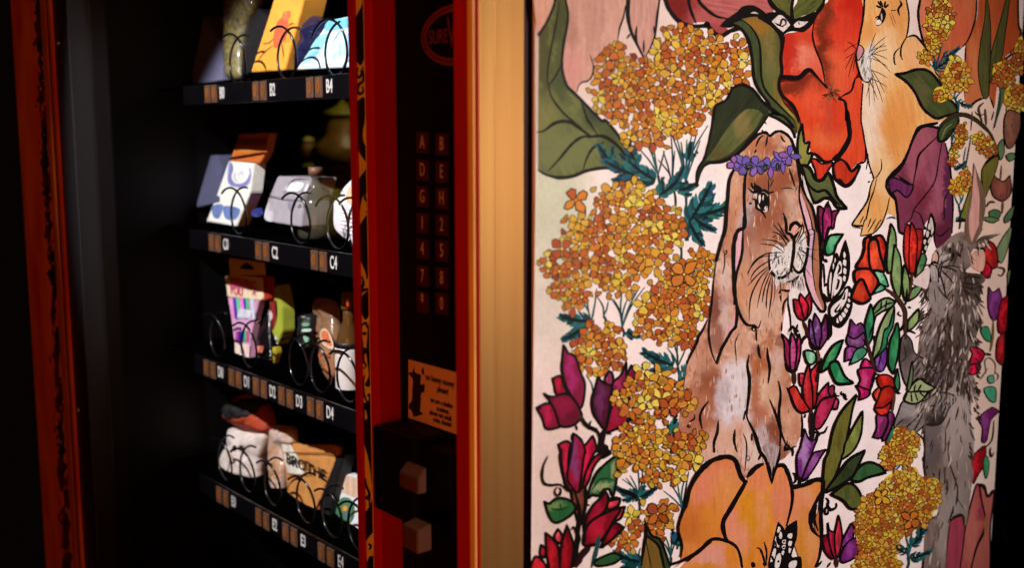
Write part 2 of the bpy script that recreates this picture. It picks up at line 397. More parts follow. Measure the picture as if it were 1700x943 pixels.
def cluster(lvl, spec, sz=1.0, mix=.3, lump=(200, 128, 44), label=None, ink=(34, 16, 8), edge=None, name='painted_blossoms', wash=.9):
    f = fig(name, lvl, label); pts = P(spec) if isinstance(spec, str) else spec
    pl = spline(pts, True, 4)
    if wash:
        f.poly(pl, lvl+.3, lump, (226, 184, 70), dabs=[(pl[0][0], pl[0][1], 30, 30, (232, 198, 60), .8)], su=.05, sv=.05)
    for i, (x, y) in enumerate(rscatter(pl, 7.8*sz, inset=4*sz)):
        dark = noise.noise(Vector((x*.02, y*.02, lvl)))
        c = random.choice(YE if random.random() < mix+.05-dark*.5 else OR)
        c = tuple(v*.88 for v in c)
        petal(f, x, y, random.uniform(0, 6.28), 12.0*sz, 9.4*sz, c, lvl+1+(i % 5)*.8, ink=ink)
    fl = rscatter(pl, 18.0*sz, inset=7.5*sz); random.shuffle(fl)
    for i, (x, y) in enumerate(fl):
        yel = random.random() < mix*.8-noise.noise(Vector((x*.025, y*.025, lvl)))*.5; hue = random.choice(YE if yel else OR); n = random.choice((4, 4, 4, 5)); a0 = random.uniform(0, 6.28); l = lvl+6+(i % 6)*1.6
        big = random.uniform(.82, 1.18)*sz
        for k in range(n):
            a = a0+k*2*math.pi/n+random.uniform(-.15, .15); LL = 14.4*big*random.uniform(.85, 1.12)
            petal(f, x+math.cos(a)*1.4, y+math.sin(a)*1.4, a, LL, 11.4*big*(4.2/n), hue if random.random() < .8 else random.choice(OR), l, ink=ink)
        f.dot(x, y, 2.9*sz, ink, l+.8); f.dot(x, y, 2.1*sz, random.choice(((238, 214, 110), (226, 190, 70), (235, 220, 190))), l+1.1)
    return f
def bold(f, x, y, c, sz=1.0, a0=.6):
    """one large floret in heavy ink"""
    f.l += 20
    for k in range(4):
        petal(f, x, y, a0+k*1.5708, 20*sz, 15*sz, c[k % len(c)], f.l, ol=2.2, ink=INK)
    f.l += 1; f.dot(x, y, 3.4*sz, INK); f.dot(x, y, 1.8*sz, (225, 190, 120))

# teal stems and feathery leaves
TE = [(24, 84, 88), (16, 62, 66), (36, 106, 110), (14, 46, 52), (40, 100, 90), (30, 80, 104)]
def stems(f, root, tops, w=3.2, base=None):
    rx, ry = P(root)[0][:2]
    for t in tops.split(';'):
        tx, ty = P(t)[0][:2]; c = random.choice(TE)
        mx = rx+(tx-rx)*.35+random.uniform(-3, 3); my = ry+(ty-ry)*.5
        f.line([(rx, ry), (mx, my), (tx, ty)], w, w*.6, c=c, tp=.6)
        f.line([(rx+.8, ry), (mx+1.2, my), (tx+1, ty)], w*.35, w*.3, c=(10, 26, 26), tp=.6)
    if base:
        bx, by = P(base)[0][:2]; f.line([(rx, ry), ((rx+bx)/2+2, (ry+by)/2), (bx, by)], w*1.5, w*1.2, c=(24, 62, 60), tp=1)
        f.line([(rx+1, ry), ((rx+bx)/2+3.4, (ry+by)/2), (bx+1, by)], w*.4, c=(8, 22, 22), tp=1)
def fronds(f, spec, ang, L=26, n=9, w=3.0, spread=70):
    """feathery leaf: a bent rib with side blades"""
    x, y = P(spec)[0][:2]; a = math.radians(ang); px_, py_ = x, y
    for i in range(n):
        t = i/(n-1); cx = x+math.cos(a)*L*1.5*t; cy = y+math.sin(a)*L*1.5*t+math.sin(t*3)*2
        for sgn in (-1, 1):
            f.stroke(cx, cy, ang+sgn*(spread-28*t)+random.uniform(-10, 10), L*(.62-.3*t)*random.uniform(.8, 1.2), w*random.uniform(.8, 1.3), random.choice(TE), bend=-sgn*22)
    f.line([(x, y), (x+math.cos(a)*L*.8, y+math.sin(a)*L*.8+2), (x+math.cos(a)*L*1.7, y+math.sin(a)*L*1.7)], w*1.1, c=(9, 24, 28))
for root, tops, base in (
    ('B0 1000,520', 'B0 830,290;B0 900,200;B0 960,260;B0 880,220;B0 1050,330', 'B0 1015,700'),
    ('B0 1215,580', 'B0 1090,160;B0 1140,200;B0 1180,260;B0 1225,240;B0 1265,200;B0 1310,160;B0 1390,130;B0 1330,250', 'B0 1210,943'),
    ('B0 1110,600', 'B0 1040,330;B0 1100,200;B0 1000,400;B0 1130,330', 'B0 1140,760'),
    ('C0 1170,190', 'C0 1150,20;C0 1200,60', 'C0 1180,350'),
    ('C0 475,830', 'C0 440,600;C0 520,560;C0 410,660;C0 500,700', 'C0 480,943'),
    ('C0 720,870', 'C0 620,620;C0 720,560;C0 820,590;C0 895,550;C0 850,560;C0 650,640;C0 760,640', 'C0 730,943'),
    ('C0 575,780', 'C0 520,620;C0 610,660', 'C0 590,830'),
    ('D0 1155,280', 'D0 1150,80;D0 1070,130;D0 1220,130;D0 1120,90', 'D0 1160,420'),
    ('D0 490,480', 'D0 440,350;D0 560,330;D0 530,350', 'D0 520,560'), ('D0 600,400', 'D0 560,330;D0 660,300', 'D0 600,460'),
    ('D0 1090,820', 'D0 1050,690;D0 1110,700;D0 1080,720;D0 1190,690', 'E0 1100,60'),
    ('E0 850,400', 'E0 720,250;E0 780,220;E0 840,140;E0 880,150;E0 750,240;E0 900,280', 'E0 845,560'),
    ('E0 1190,480', 'E0 1100,290;E0 1150,260;E0 1240,190;E0 1040,340;E0 1210,240;E0 1260,280', 'E0 1150,800'),
    ('E0 1100,860', 'E0 1060,700;E0 1200,640;E0 1140,680;E0 1020,720', 'E0 1090,943'),
    ('E0 850,900', 'E0 760,850;E0 860,790;E0 820,820;E0 900,780', 'E0 860,960')):
    f = fig('painted_stem', 62); stems(f, root, tops, 3.2, base); f.build(panel)
for sp, an, L, n in (('B0 820,520', 205, 30, 8), ('B0 640,430', 235, 22, 6), ('B0 830,440', 250, 26, 6), ('B0 980,560', 215, 30, 8), ('B0 1110,620', 300, 22, 5), ('B0 1010,680', 320, 24, 6), ('B0 1160,640', 340, 18, 5),
    ('B1 15,900', 300, 42, 10), ('B1 100,840', 340, 34, 8), ('B1 60,860', 30, 22, 6), ('C1 20,40', 60, 24, 6), ('B1 10,400', 280, 16, 4), ('C0 470,820', 190, 28, 7), ('C0 430,860', 150, 24, 6), ('C0 760,900', 20, 12, 4),
    ('D0 1120,270', 205, 30, 8), ('D0 1180,390', 330, 36, 8), ('D0 1200,380', 20, 34, 8), ('D0 1230,340', 290, 24, 6), ('D0 1260,380', 60, 20, 5), ('D0 1110,800', 320, 24, 6), ('D0 1200,740', 20, 20, 6),
    ('E0 860,390', 330, 16, 5), ('E0 1200,470', 20, 24, 7), ('E0 1260,440', 60, 24, 6), ('E0 1250,460', 320, 16, 5), ('E0 1130,760', 300, 20, 5), ('E0 1170,730', 20, 14, 5), ('E0 860,900', 200, 26, 6), ('E0 840,380', 200, 20, 5)):
    f = fig('painted_fern_leaf', 68); fronds(f, sp, an+random.choice((-38, 38)), L*.75, n, 4.4); fronds(f, sp, an, L*1.1, n+3, 5.4); f.build(panel)
# the cluster outlines, each a painted head of blossoms
K = [
 (100, 'A0 500,430 540,370 600,380 640,330 720,360 735,440 790,450 830,400 880,450 950,400 970,320 1020,320 1040,250 1080,190 1180,190 1250,220 1414,215 A1 100,205 190,260 300,310 390,260 460,360 500,470 500,570 460,640 380,680 340,760 220,820 190,943 B1 160,50 60,190 0,160 B0 1270,200 1200,250 1090,190 1060,300 1010,340 930,280 860,280 800,330 740,260 720,170 650,130 600,60 510,0 A0 490,870 460,720 540,690 520,620 560,560 500,500', .25, 'largest head of orange blossoms beside the top leaf'),
 (100, 'B0 490,650 520,570 570,620 650,580 690,620 720,580 780,550 850,550 880,620 950,580 1000,700 1080,740 1150,780 1190,900 C0 1240,120 1220,200 1160,230 1080,250 1040,370 980,470 920,430 880,490 820,480 800,590 660,600 580,640 530,600 520,500 440,640 400,680 350,740 240,700 200,640 110,610 110,560 150,510 90,420 100,290 190,280 220,190 280,170 230,90 B0 210,850 330,880 400,800 500,810', .3, 'orange and yellow blossoms at mid height near the left edge'),
 (100, 'C0 900,600 960,490 1000,560 1030,450 1060,390 1100,340 1200,280 1300,250 1345,205 1400,280 C1 180,290 240,380 210,500 195,600 180,700 120,850 95,900 D1 60,80 D0 1280,110 1200,110 1100,100 1020,130 970,80 900,60 800,30 C0 790,850 780,790 850,720 850,660', .35, 'blossoms close to the left side of the big rabbit'),
 (100, 'C0 540,820 600,790 680,810 700,880 D0 750,40 760,180 700,260 640,310 540,350 430,340 380,260 310,170 290,80 380,10 C0 380,900 430,850', .35, 'small head of blossoms above the maroon tulips'),
 (600, 'D0 680,470 740,410 780,390 830,300 910,270 960,340 1010,290 1110,300 1130,400 1200,420 1220,480 1290,480 1270,600 1180,650 1080,690 1050,740 970,700 970,790 900,840 850,720 780,690 700,640 660,600 650,540', .25, 'blossoms overlapping the maroon tulip petal'),
 (602, 'D0 640,820 720,760 780,700 860,690 960,740 1080,790 1250,790 1340,800 1390,860 E0 1400,20 1340,80 1330,180 1230,160 1210,260 1120,280 1050,310 930,330 890,260 920,200 910,140 830,180 780,230 700,240 710,100 660,10 D0 640,880', .5, 'yellow blossoms right above the orange poppy'),
 (170, 'E0 870,450 920,410 980,450 1070,410 1100,450 1140,530 1080,650 1050,730 960,690 900,600', .3, None),
 (170, 'E0 740,560 790,500 850,540 880,680 850,800 780,820 690,790 620,760 650,700 740,640', .35, None),
]
for i, (lv, sp, mx, lb) in enumerate(K):
    f = cluster(lv, sp, 1.0, mx, label=lb, wash=0); f.l = lv+20
    if i == 0: pass
    if i == 1: bold(f, 956, 332, [(214, 128, 36), (216, 134, 34), (190, 84, 26), (212, 122, 34)], 1.05, .9)
    if i == 2: bold(f, *P('C1 -20,450')[0][:2], [(214, 128, 36), (206, 116, 30)], 1.2, .75)
    if i == 4: bold(f, *P('D0 1090,600')[0][:2], [(180, 76, 24), (206, 112, 30)], .9, .7)
    if i == 6: bold(f, *P('E0 1000,520')[0][:2], [(160, 72, 24), (186, 100, 30)], 1.0, .75)
    f.build(panel)
# --- long curved leaf, dark leaf and the small sepals round the poppy
f = fig('painted_curved_leaf', 150, 'long olive leaf curving down from the top to the rabbit head')
f.fill('A1 350,185* 430,160 500,200 560,290 577,400 580,560 612,700 720,810 830,900 B1 860,100 850,225 810,150 720,85 650,50 590,10 A1 640,820 560,700 525,600 512,450 480,310 420,225', (70, 82, 46), (52, 60, 34), w=0)
f.fill('A1 430,145* 560,130 680,210 737,300 742,450 745,560 720,650 740,740 830,830 872,930 B1 890,120 862,190 A1 830,943 740,840 630,720 590,600 580,400 560,300 510,210', (126, 100, 44), (88, 92, 44), w=0, su=.025, sv=.25,
  dabs=[('A1 560,200', 18, 12, (150, 104, 40), .8), ('A1 640,560', 12, 40, (84, 96, 48), .8), ('A1 700,330', 8, 30, (84, 84, 40), .7), ('A1 800,860', 10, 16, (160, 140, 60), .8), ('A1 650,430', 8, 30, (128, 112, 66), .6)])
f.line('A1 350,185 430,228 485,320 512,460 527,610 570,710 650,825 B1 600,10 660,55 730,90 815,155 850,230', 6, 5, tp=1); f.line('A1 430,150 505,210 558,300 577,400 585,600 625,715 740,838 840,943 B1 860,190', 4.5, 3.5)
f.line('A1 560,125 680,205 740,300 737,450 748,560 722,650 742,740 835,832 880,943 B1 890,100', 6, 6, tp=1)
f.build(panel)
f = fig('painted_dark_leaf', 170, 'dark green leaf hanging over the big rabbit ear')
f.fill('A1 430,655 520,700 600,800 720,890 B1 640,15 640,50 570,150 480,265 400,355 280,415 160,435 115,490 80,610* 78,530 95,460 140,390 170,270 200,120 215,0 A1 235,820 310,775 360,690', (46, 52, 32), (34, 36, 24), w=0, ang=120)
f.fill('B1 150,405* 225,300 300,180 380,80 470,5 A1 560,860 600,900 B1 590,60 540,150 450,250 340,350 240,400', (96, 100, 52), (66, 74, 40), w=0, ang=130, dabs=[('B1 430,120', 12, 22, (128, 112, 66), .8), ('B1 240,350', 16, 12, (86, 78, 38), .8)])
f.line('B1 650,40 572,150 480,262 400,352 285,412 165,430 112,490 80,615', 6, 6); f.line('B1 212,0 198,130 168,280 135,395 95,460 78,530 82,610', 4, 5, tp=1); f.line('A1 430,655 360,690 310,780 225,830 210,943', 5, tp=1)
f.line('A1 430,655 520,700 600,800 720,890 B1 660,30 760,60 840,150', 6, 5, tp=1); f.line('B1 615,60 608,90 625,122', 2.5)
f.build(panel)

f = fig('painted_poppy', 190, 'scarlet poppy with a dark centre at the top middle')
f.fill('A1 1000,150 1380,20 1390,700 1380,943 B1 1395,300 1290,470 1200,400 1060,420 960,300 A1 870,940 745,780 730,600 745,290 900,245', (90, 26, 16), w=0)
R = (205, 66, 34); RL = (222, 100, 66)
f.fill('X 1374,-20 1437,-20 A1 1388,0 1380,150 1345,350 1330,480 1340,560 1300,640 1280,710 1215,755 1130,695 1085,640 1045,450 1000,330 988,200 1010,110 1060,40 1110,0', (214, 74, 42), (198, 52, 30), w=0,
  dabs=[('A1 1075,330', 13, 44, (112, 40, 20), 1), ('A1 1110,130', 12, 30, (122, 46, 24), 1), ('A1 1110,560', 11, 36, (126, 48, 26), 1), ('A1 1200,520', 18, 40, (224, 92, 58), .8), ('A1 1300,60', 22, 40, (190, 34, 20), .8), ('A1 1230,250', 24, 30, (212, 60, 38), .7)])
f.fill('A1 755,275 850,248 920,242 990,160 990,260 1000,330 1040,440 1070,560 1085,655 1010,590 950,530 880,585 760,590 742,450 752,330', (206, 60, 34), (218, 96, 70), w=0,
  dabs=[('A1 930,430', 22, 24, (224, 124, 98), .9), ('A1 800,380', 12, 50, (190, 36, 20), .9), ('A1 950,290', 24, 14, (200, 56, 34), .7), ('A1 1000,520', 14, 14, (214, 96, 70), .7)])
f.fill('A1 740,645 880,635 960,565 1010,600 1085,680 1140,710 1205,780 1245,850 B1 1255,40 1272,160 1262,260 1195,350 1150,392 1080,412 1020,372 968,335* 962,258 918,245 900,120 870,20 A1 870,930 820,835 750,765', (214, 72, 36), (204, 58, 30), w=0, su=.03,
  dabs=[('A1 860,690', 30, 12, (120, 42, 22), 1), ('A1 970,640', 26, 12, (126, 42, 22), 1), ('A1 1000,780', 24, 24, (222, 84, 52), .8), ('B1 1080,230', 30, 20, (222, 102, 56), .8), ('B1 1150,80', 18, 30, (204, 60, 34), .7), ('A1 1100,900', 8, 30, (196, 70, 52), .8)])
f.fill('A1 1210,765 1290,700 1320,615 1370,605 1375,700 1368,800 1378,943 B1 1380,100 1390,250 1402,370 1380,412 1322,430 1290,482 1250,425 1185,385 1260,280 1290,180 1262,0 A1 1240,830', (214, 78, 42), (204, 58, 32), w=0)
f.fill('B1 975,400 1010,395 1060,432 1140,420 1110,480 1070,545 1020,555 1005,480', (212, 58, 34), w=3.5)
f.fill('B1 1150,440 1205,400 1245,425 1290,492 1355,445 1325,525 1250,600 1205,560 1165,550', (196, 54, 30), w=4)
f.line('A1 745,598 870,605 955,545 1020,600 1100,690', 11, 3, tp=.8); f.line('A1 760,280 738,450 745,560 722,650 745,740 835,832 880,943', 6, 6, tp=1)
f.line('A1 1000,150 985,260 1002,360 1058,510 1085,670', 3.4); f.line('A1 1185,770 1240,800 1252,943 B1 1252,20 1268,120 1272,230 1210,345 1150,405', 4, 11, tp=.9)
f.line('B1 960,345 1020,365 1080,415 1160,398', 5); f.line('A1 1195,770 1225,745 1290,705 1320,612 1375,597', 3.4); f.line('B1 1185,380 1250,425 1292,490 1345,432 1395,415', 4.5)
f.line('X 1366,-15 A1 1060,35 1012,110 985,165', 10, 5, tp=1); f.line('A1 1388,-10 1378,160 1345,350', 4, tp=1); f.line('B1 1398,240 1402,380 1385,420 1330,432', 3.4); f.line('B1 1140,430 1150,520 1180,570 1250,610 1310,560 1350,450', 5)
cx, cy = P('A1 1130,725')[0][:2]
for i in range(46):
    a = random.uniform(0, 360); f.l += .05; f.stroke(cx+random.uniform(-4, 4), cy+random.uniform(-6, 6), a, random.uniform(6, 18), 1.3, random.choice(((90, 20, 16), (60, 16, 12), (170, 50, 40), (120, 90, 50), (150, 30, 26))))
for i in range(7): f.l += .2; f.dot(cx-2+random.uniform(-5, 5), cy-2+random.uniform(-9, 9), random.uniform(1.5, 3), random.choice((INK, (70, 66, 30), (40, 40, 20), (130, 96, 60))))
f.build(panel)

f = fig('painted_poppy_leaves', 260, 'green top leaves, sepals and hanging leaf around the poppy')
f.fill('X 1277,-20 1320,-20 A1 835,0 825,110 760,105 700,60 665,0', (98, 96, 44), (64, 66, 34), w=0, ang=50); f.fill('X 1320,-20 1366,-20 A1 1065,0 1000,90 920,115 835,145 840,60 870,0', (96, 100, 44), (58, 66, 30), w=0, ang=-40)
f.fill('A1 620,110 670,90 760,100 820,130 835,145 920,120 1010,90 1000,165 920,245 830,240 770,262 740,310 700,235 650,180', INK, INK, w=0)
f.line('X 1319,-20 A1 830,0 822,70 828,150', 5, 6, tp=1); f.line('X 1275,-20 A1 650,0 700,65 770,115', 7, 8, tp=1)
WH = (232, 214, 208)
f.fill('A1 720,113* 750,120 775,145 810,190* 780,225 755,247* 715,215 665,165*', WH, w=0); f.fill('A1 838,190* 870,162 900,165 950,165* 920,195 880,212 845,208', WH, w=0)
f.line('A1 690,175 730,190 745,150 770,155 775,185 750,200', 3.6); f.line('A1 700,190 760,205', 2.4); f.line('A1 870,165 885,190', 2)
f.fill('B1 903,120* 878,200 868,280 872,380 890,440 940,445 972,395 982,350 945,345 962,262 925,270 912,200', (132, 134, 62), (106, 110, 48), w=4.5, dabs=[('B1 900,330', 6, 20, (150, 146, 72), .8)])
f.fill('B1 900,450 960,465 1010,555 1060,560 1110,505 1150,600 1172,680 1210,735 1252,782* 1180,775 1135,715 1085,700 1000,735 955,640 925,540', (94, 100, 58), (70, 76, 42), w=6, ang=30)
f.line('B1 915,500 960,600 1020,650 1085,640 1140,700 1200,760', 3.6, 6)
f.line('B1 960,345 985,352 1010,345', 3)
f.build(panel)

# --- cream rabbit, upper right
f = fig('painted_cream_rabbit', 300, 'cream rabbit with white muzzle reaching down beside the poppy')
body = 'X 1436,-20 1504,-20 A2 495,0 512,130 498,290 550,278 610,320 650,385 680,490 760,600 880,850 B2 860,35 740,110 600,150 510,320 440,440 350,540 345,620 400,690 415,800 C2 410,0 385,-20 340,-20 300,60 240,120 190,140 135,148* 150,90 95,90 70,75* 110,0 B2 180,740 220,600 242,540 200,430 170,280 148,150 A2 140,900 150,660 120,560 100,450 115,350 135,250 160,120'
f.fill(body, (229, 178, 112), (214, 150, 84), w=0, ang=80, dabs=[('A2 420,120', 20, 40, (220, 150, 84), .8), ('A2 200,250', 12, 24, (222, 152, 84), .8), ('A2 200,700', 22, 60, (232, 196, 152), .9), ('B2 220,150', 18, 70, (232, 206, 182), 1), ('B2 430,120', 30, 50, (222, 146, 76), .8),
  ('B2 370,300', 12, 60, (216, 142, 72), .8), ('A2 580,420', 26, 28, (230, 170, 120), .7), ('B2 270,700', 14, 50, (224, 160, 92), .7), ('A2 330,430', 20, 40, (234, 196, 150), .8), ('B2 120,880', 14, 14, (226, 176, 116), .7), ('B2 310,480', 14, 40, (232, 190, 140), .8)])
f.line('A2 165,-10 158,120 135,250 118,350', 3.4, tp=1); f.line('A2 118,350 98,440 120,550 150,620 200,640 215,600', 3.6, 4); f.line('A2 155,650 142,820 140,943 B2 150,150 175,300 205,440 240,540', 2.6, tp=.8)
f.line('X 1503,-15 A2 498,20 514,130 498,270 460,340', 3); f.line('A2 495,290 560,275 610,325 650,385', 4, 4); f.line('A2 490,300 455,360 450,430 465,468', 3.4); f.line('A2 440,370 400,420 400,490 415,503', 3)
f.line('B2 742,112 600,142 560,200 520,310 460,430 380,510 340,580 360,660 410,720 425,830', 5, 5, tp=1)
f.line('B2 295,392 298,470 255,540 225,535', 2.2); f.line('B2 242,540 215,610 190,720 120,830 72,912 C2 150,92', 3, 3)
f.line('B2 262,545 240,640 205,740 180,860 C2 165,30 135,145', 2.6); f.line('B2 360,700 345,780 315,870 C2 290,70 240,125 190,140 135,148', 2.6, 3, tp=.7); f.line('B2 300,870 C2 280,40 235,120', 2.2); f.line('B2 255,860 C2 240,40 190,125', 2.2)
f.line('B2 160,840 130,900', 2); f.line('B2 218,855 190,935', 2); f.line('B2 340,862 380,850 415,862', 2.6); f.line('B2 72,912 110,920 160,915', 4); f.line('B2 196,350 190,420 180,480', 1.6); f.line('B2 218,490 210,510', 2); f.line('B2 192,575 212,570', 2.6)
# eye, nose, muzzle
f.l += 1; f.fill('A2 262,150* 290,90 300,55 322,70 335,110 320,160 295,188 262,200', INK, INK, w=0); f.fill('A2 255,160 282,150 300,170 285,188 262,192', WH, w=0); f.fill('A2 293,120 300,100 308,130 300,160', (210, 190, 180), w=0)
f.line('A2 250,140 275,120', 2.4)
for a, b in (('A2 300,60', 'A2 255,40'), ('A2 310,55', 'A2 290,0'), ('A2 320,55', 'A2 330,5'), ('A2 325,60', 'A2 355,30'), ('A2 300,50', 'A2 270,5')): f.line(a+' '+b, 3.6)
f.line('A2 440,0 455,30 430,70 440,120', 4); f.line('A2 370,80 420,75', 1.6); f.line('A2 360,95 400,210', .9); f.line('A2 375,90 410,180', .9)
f.fill('A2 165,400 235,330 245,420 215,500 225,570 205,625 165,630 135,560 130,480', (226, 214, 208), (170, 160, 156), w=0)
f.fill('A2 122,348 162,392 118,470 102,420', (204, 140, 150), (180, 112, 122), w=2.2)
for i in range(26): f.l += .1; f.stroke(*P('A2 %d,%d' % (random.randint(150, 220), random.randint(390, 560)))[0][:2], random.choice((80, 100, 70, 110)), random.uniform(8, 22), .9, random.choice((INK, (90, 84, 82), (240, 232, 226))))
for (tx, ty) in ((340, 280), (330, 330), (345, 355), (345, 385), (350, 520), (375, 568), (350, 610), (345, 680), (325, 720), (310, 800), (270, 780), (245, 790), (205, 830), (180, 760), (255, 250), (345, 460)):
    f.l += .1; x0, y0 = P('A2 %d,%d' % (random.randint(190, 230), random.randint(400, 470) if ty < 600 else random.randint(520, 640)))[0][:2]; x1, y1 = P('A2 %d,%d' % (tx, ty))[0][:2]; f.line([(x0, y0), ((x0+x1)/2, (y0+y1)/2-2), (x1, y1)], 1.3, c=(46, 34, 28))
for (tx, ty) in ((30, 320), (5, 405), (0, 470), (15, 540), (40, 600), (75, 560)):
    x0, y0 = P('A2 105,%d' % random.randint(340, 420))[0][:2]; x1, y1 = P('A2 %d,%d' % (tx, ty))[0][:2]; f.l += .1; f.line([(x0, y0), ((x0+x1)/2, (y0+y1)/2-2), (x1, y1)], 1.2, c=(60, 20, 16))
f.build(panel)

# --- burnt orange petals and blades, top right corner
f = fig('painted_orange_petals', 3, 'broad burnt orange petals in the upper right corner')
f.fill('X 1526,-25 1626,-25 A2 1045,0 1030,150 970,320 890,395 840,560 740,600 690,480 640,370 600,220 588,90 A2 610,0', (190, 102, 62), (170, 84, 48), w=0, dabs=[('A2 930,250', 18, 40, (196, 92, 60), .9), ('A2 620,120', 10, 60, (208, 120, 84), .8)])
f.fill('X 1624,-25 1700,-25 A2 1372,0 1370,200 1388,260 1345,380 1255,465 1200,700 1180,835 1130,745 1060,775 975,850 940,700 955,450 965,330 1040,150 1055,0', (176, 84, 44), (158, 68, 32), w=0, dabs=[('A2 1030,600', 14, 60, (196, 110, 66), .9), ('A2 1300,200', 16, 60, (172, 72, 34), .8)])
f.line('X 1528,-20 A2 600,0 586,100 602,230 640,370 660,400', 5, 4, tp=1); f.line('X 1623,-20 A2 1045,0 1032,150 970,320 890,392', 3.2, 3); f.line('A2 960,330 950,520', 2.6); f.line('A2 975,850 1040,790 1110,760', 4); f.line('X 1694,-20 A2 1368,0 1372,190 1390,260 1345,390 1255,470', 3.4, 5, c=(60, 34, 20), tp=1); f.line('A2 1150,760 1180,850', 3)
f.fill('X 1638,-22 A2 1130,0 1152,200 1150,520 1135,745 1090,750 1055,560 1070,350 1105,150', (82, 82, 40), (58, 58, 28), w=1.6)
f.fill('X 1674,-22 A2 1300,0 1262,300 1235,460 1140,650* 1155,430 1220,190 1270,0', (82, 82, 38), (60, 60, 30), w=1.6)
f.fill('A2 1235,650* 1300,520 1330,520 1250,800 B2 1170,170 1190,60', (96, 100, 56), w=0)
f.build(panel)
f = fig('painted_branch_leaf', 360, 'dark green leaf and branch above the plum flower')
f.fill('A2 408,578* 480,570 580,540 670,555 750,640 800,740 885,830 885,880 800,905 740,925 690,905 620,840 560,720 490,635', (72, 80, 40), (52, 60, 32), w=5, ang=50, dabs=[('A2 600,760', 12, 30, (90, 84, 50), .8)])
f.line('B2 745,150 820,80 920,45 1010,70 1090,130 1160,210 1220,350', 10, 5, c=(48, 40, 26)); f.line('B2 1090,110 1060,0 A2 1100,800', 4, c=(60, 50, 32)); f.line('B2 1220,350 1180,380 1100,450', 4, c=(50, 44, 28))
f.line('B2 1000,170 1010,20', 2, c=(70, 60, 48)); f.line('B2 1110,0 1120,130', 4, c=(70, 66, 44)); f.line('B2 1180,20 1160,90', 2); f.line('B2 1030,20 1060,50 1110,40', 2)
f.build(panel)

# plum tulip
f = fig('painted_plum_flower', 330, 'large drooping plum flower with green cap')
f.fill('B2 745,165 660,140 595,165 545,240 480,400 430,490 355,560 345,630 400,690 420,800 430,943 C2 440,110 475,130* 500,60 540,40 580,110 630,120* 640,60 B2 665,870 700,840 C2 715,20 712,150 730,240 745,250* 800,230 850,120 860,0 B2 860,760 850,600 830,400 800,270', (132, 60, 82), (106, 44, 66), w=0, ang=75,
  dabs=[('B2 600,250', 24, 30, (160, 84, 98), .9), ('B2 560,400', 14, 50, (158, 82, 98), .8), ('B2 730,650', 16, 60, (152, 80, 98), .8), ('B2 830,650', 8, 80, (84, 34, 66), 1), ('B2 600,720', 18, 30, (118, 42, 58), .8), ('B2 480,850', 14, 40, (120, 50, 78), .7), ('C2 770,150', 20, 26, (88, 30, 52), .9), ('C2 600,60', 14, 20, (112, 48, 72), .8)])
f.fill('B2 352,565 380,540 450,560 500,590 545,598 535,650 495,695 440,650 420,640 390,655 372,670', (108, 42, 90), (84, 28, 70), w=3)
f.line('B2 742,150 650,135 590,165 545,240 485,400 430,490 352,562 340,625 402,692 425,820 435,943 C2 445,120 480,135', 5, 4, tp=1)
f.line('B2 740,215 640,310 590,370 570,470 545,600', 3.6); f.line('B2 540,600 460,550 430,520', 3.6); f.line('B2 770,270 745,420 715,570 640,680 560,780 530,860 C2 480,60', 2.6, tp=.6); f.line('B2 800,270 830,420 850,600 858,780 C2 850,130', 3.4, tp=.6); f.line('B2 825,650 790,720 790,860 C2 770,0', 2.2); f.line('B2 550,800 600,830 640,940 C2 640,80 600,120', 2.6)
f.line('C2 720,120 760,150 840,80', 2.4); f.line('C2 725,240 790,235 845,140', 3); f.line('B2 690,820 720,900 C2 720,60 712,160 730,245', 2.8)
f.fill('B2 750,160 820,90 890,60 900,110 860,175 800,245 745,250', (62, 76, 42), (42, 52, 30), w=4, ang=120)
f.line('B2 770,235 800,160 850,120', 2.4, c=(110, 120, 76)); f.line('B2 790,240 830,180 870,150', 2.2)
f.build(panel)
f = fig('painted_small_butterfly', 395, 'small black and white butterfly below the plum flower')
f.fill('B2 685,815 715,860 C2 712,20 718,90 690,170 660,240 640,290 618,240 628,170 650,110 B2 660,900', INK, INK, w=0)
for s_ in ('B2 685,850 698,880 690,920 675,900', 'B2 690,935 705,943 C2 700,40 685,20', 'C2 670,50 690,60 680,100 662,90', 'C2 700,70 708,100 690,140 688,100', 'C2 655,110 672,120 662,160 648,150', 'C2 680,160 690,165 668,210 662,190', 'C2 632,180 648,180 640,215 628,205', 'C2 640,230 655,225 648,262 636,250'): f.fill(s_, (222, 208, 198), w=0)
f.build(panel)
# small blossoms, upper right
for lv, sp, z in ((380, 'A2 700,30 770,0 830,20 870,110 860,200 800,300 740,290 660,210 650,110', .62), (384, 'A2 660,250 740,260 750,340 700,430 650,360 640,290', .6), (400, 'A2 590,400 640,385 680,430 650,490 600,480', .6), (400, 'A2 850,450 920,450 980,560 970,680 900,720 780,660 790,560', .66),
   (440, 'A2 720,690 800,680 850,740 770,800 710,770', .62), (380, 'A2 1190,500 1290,480 1350,540 1320,640 1230,660 1170,600', .7), (384, 'A2 1290,680 1400,660 1400,860 1290,850 1260,760', .72), (380, 'A2 1370,300 1405,300 1400,560 1330,470 1340,380', .7),
   (400, 'B2 930,110 970,150 960,250 900,330 880,440 835,440 830,380 870,280 890,180', .5), (400, 'B2 1030,190 1100,200 1190,300 1200,360 1100,360 1040,290 1010,220', .55), (400, 'B2 930,490 960,480 1000,560 1000,640 900,680 845,660 850,580', .62)):
    f = cluster(lv, sp, z, .4, ink=(70, 44, 16)); f.build(panel)
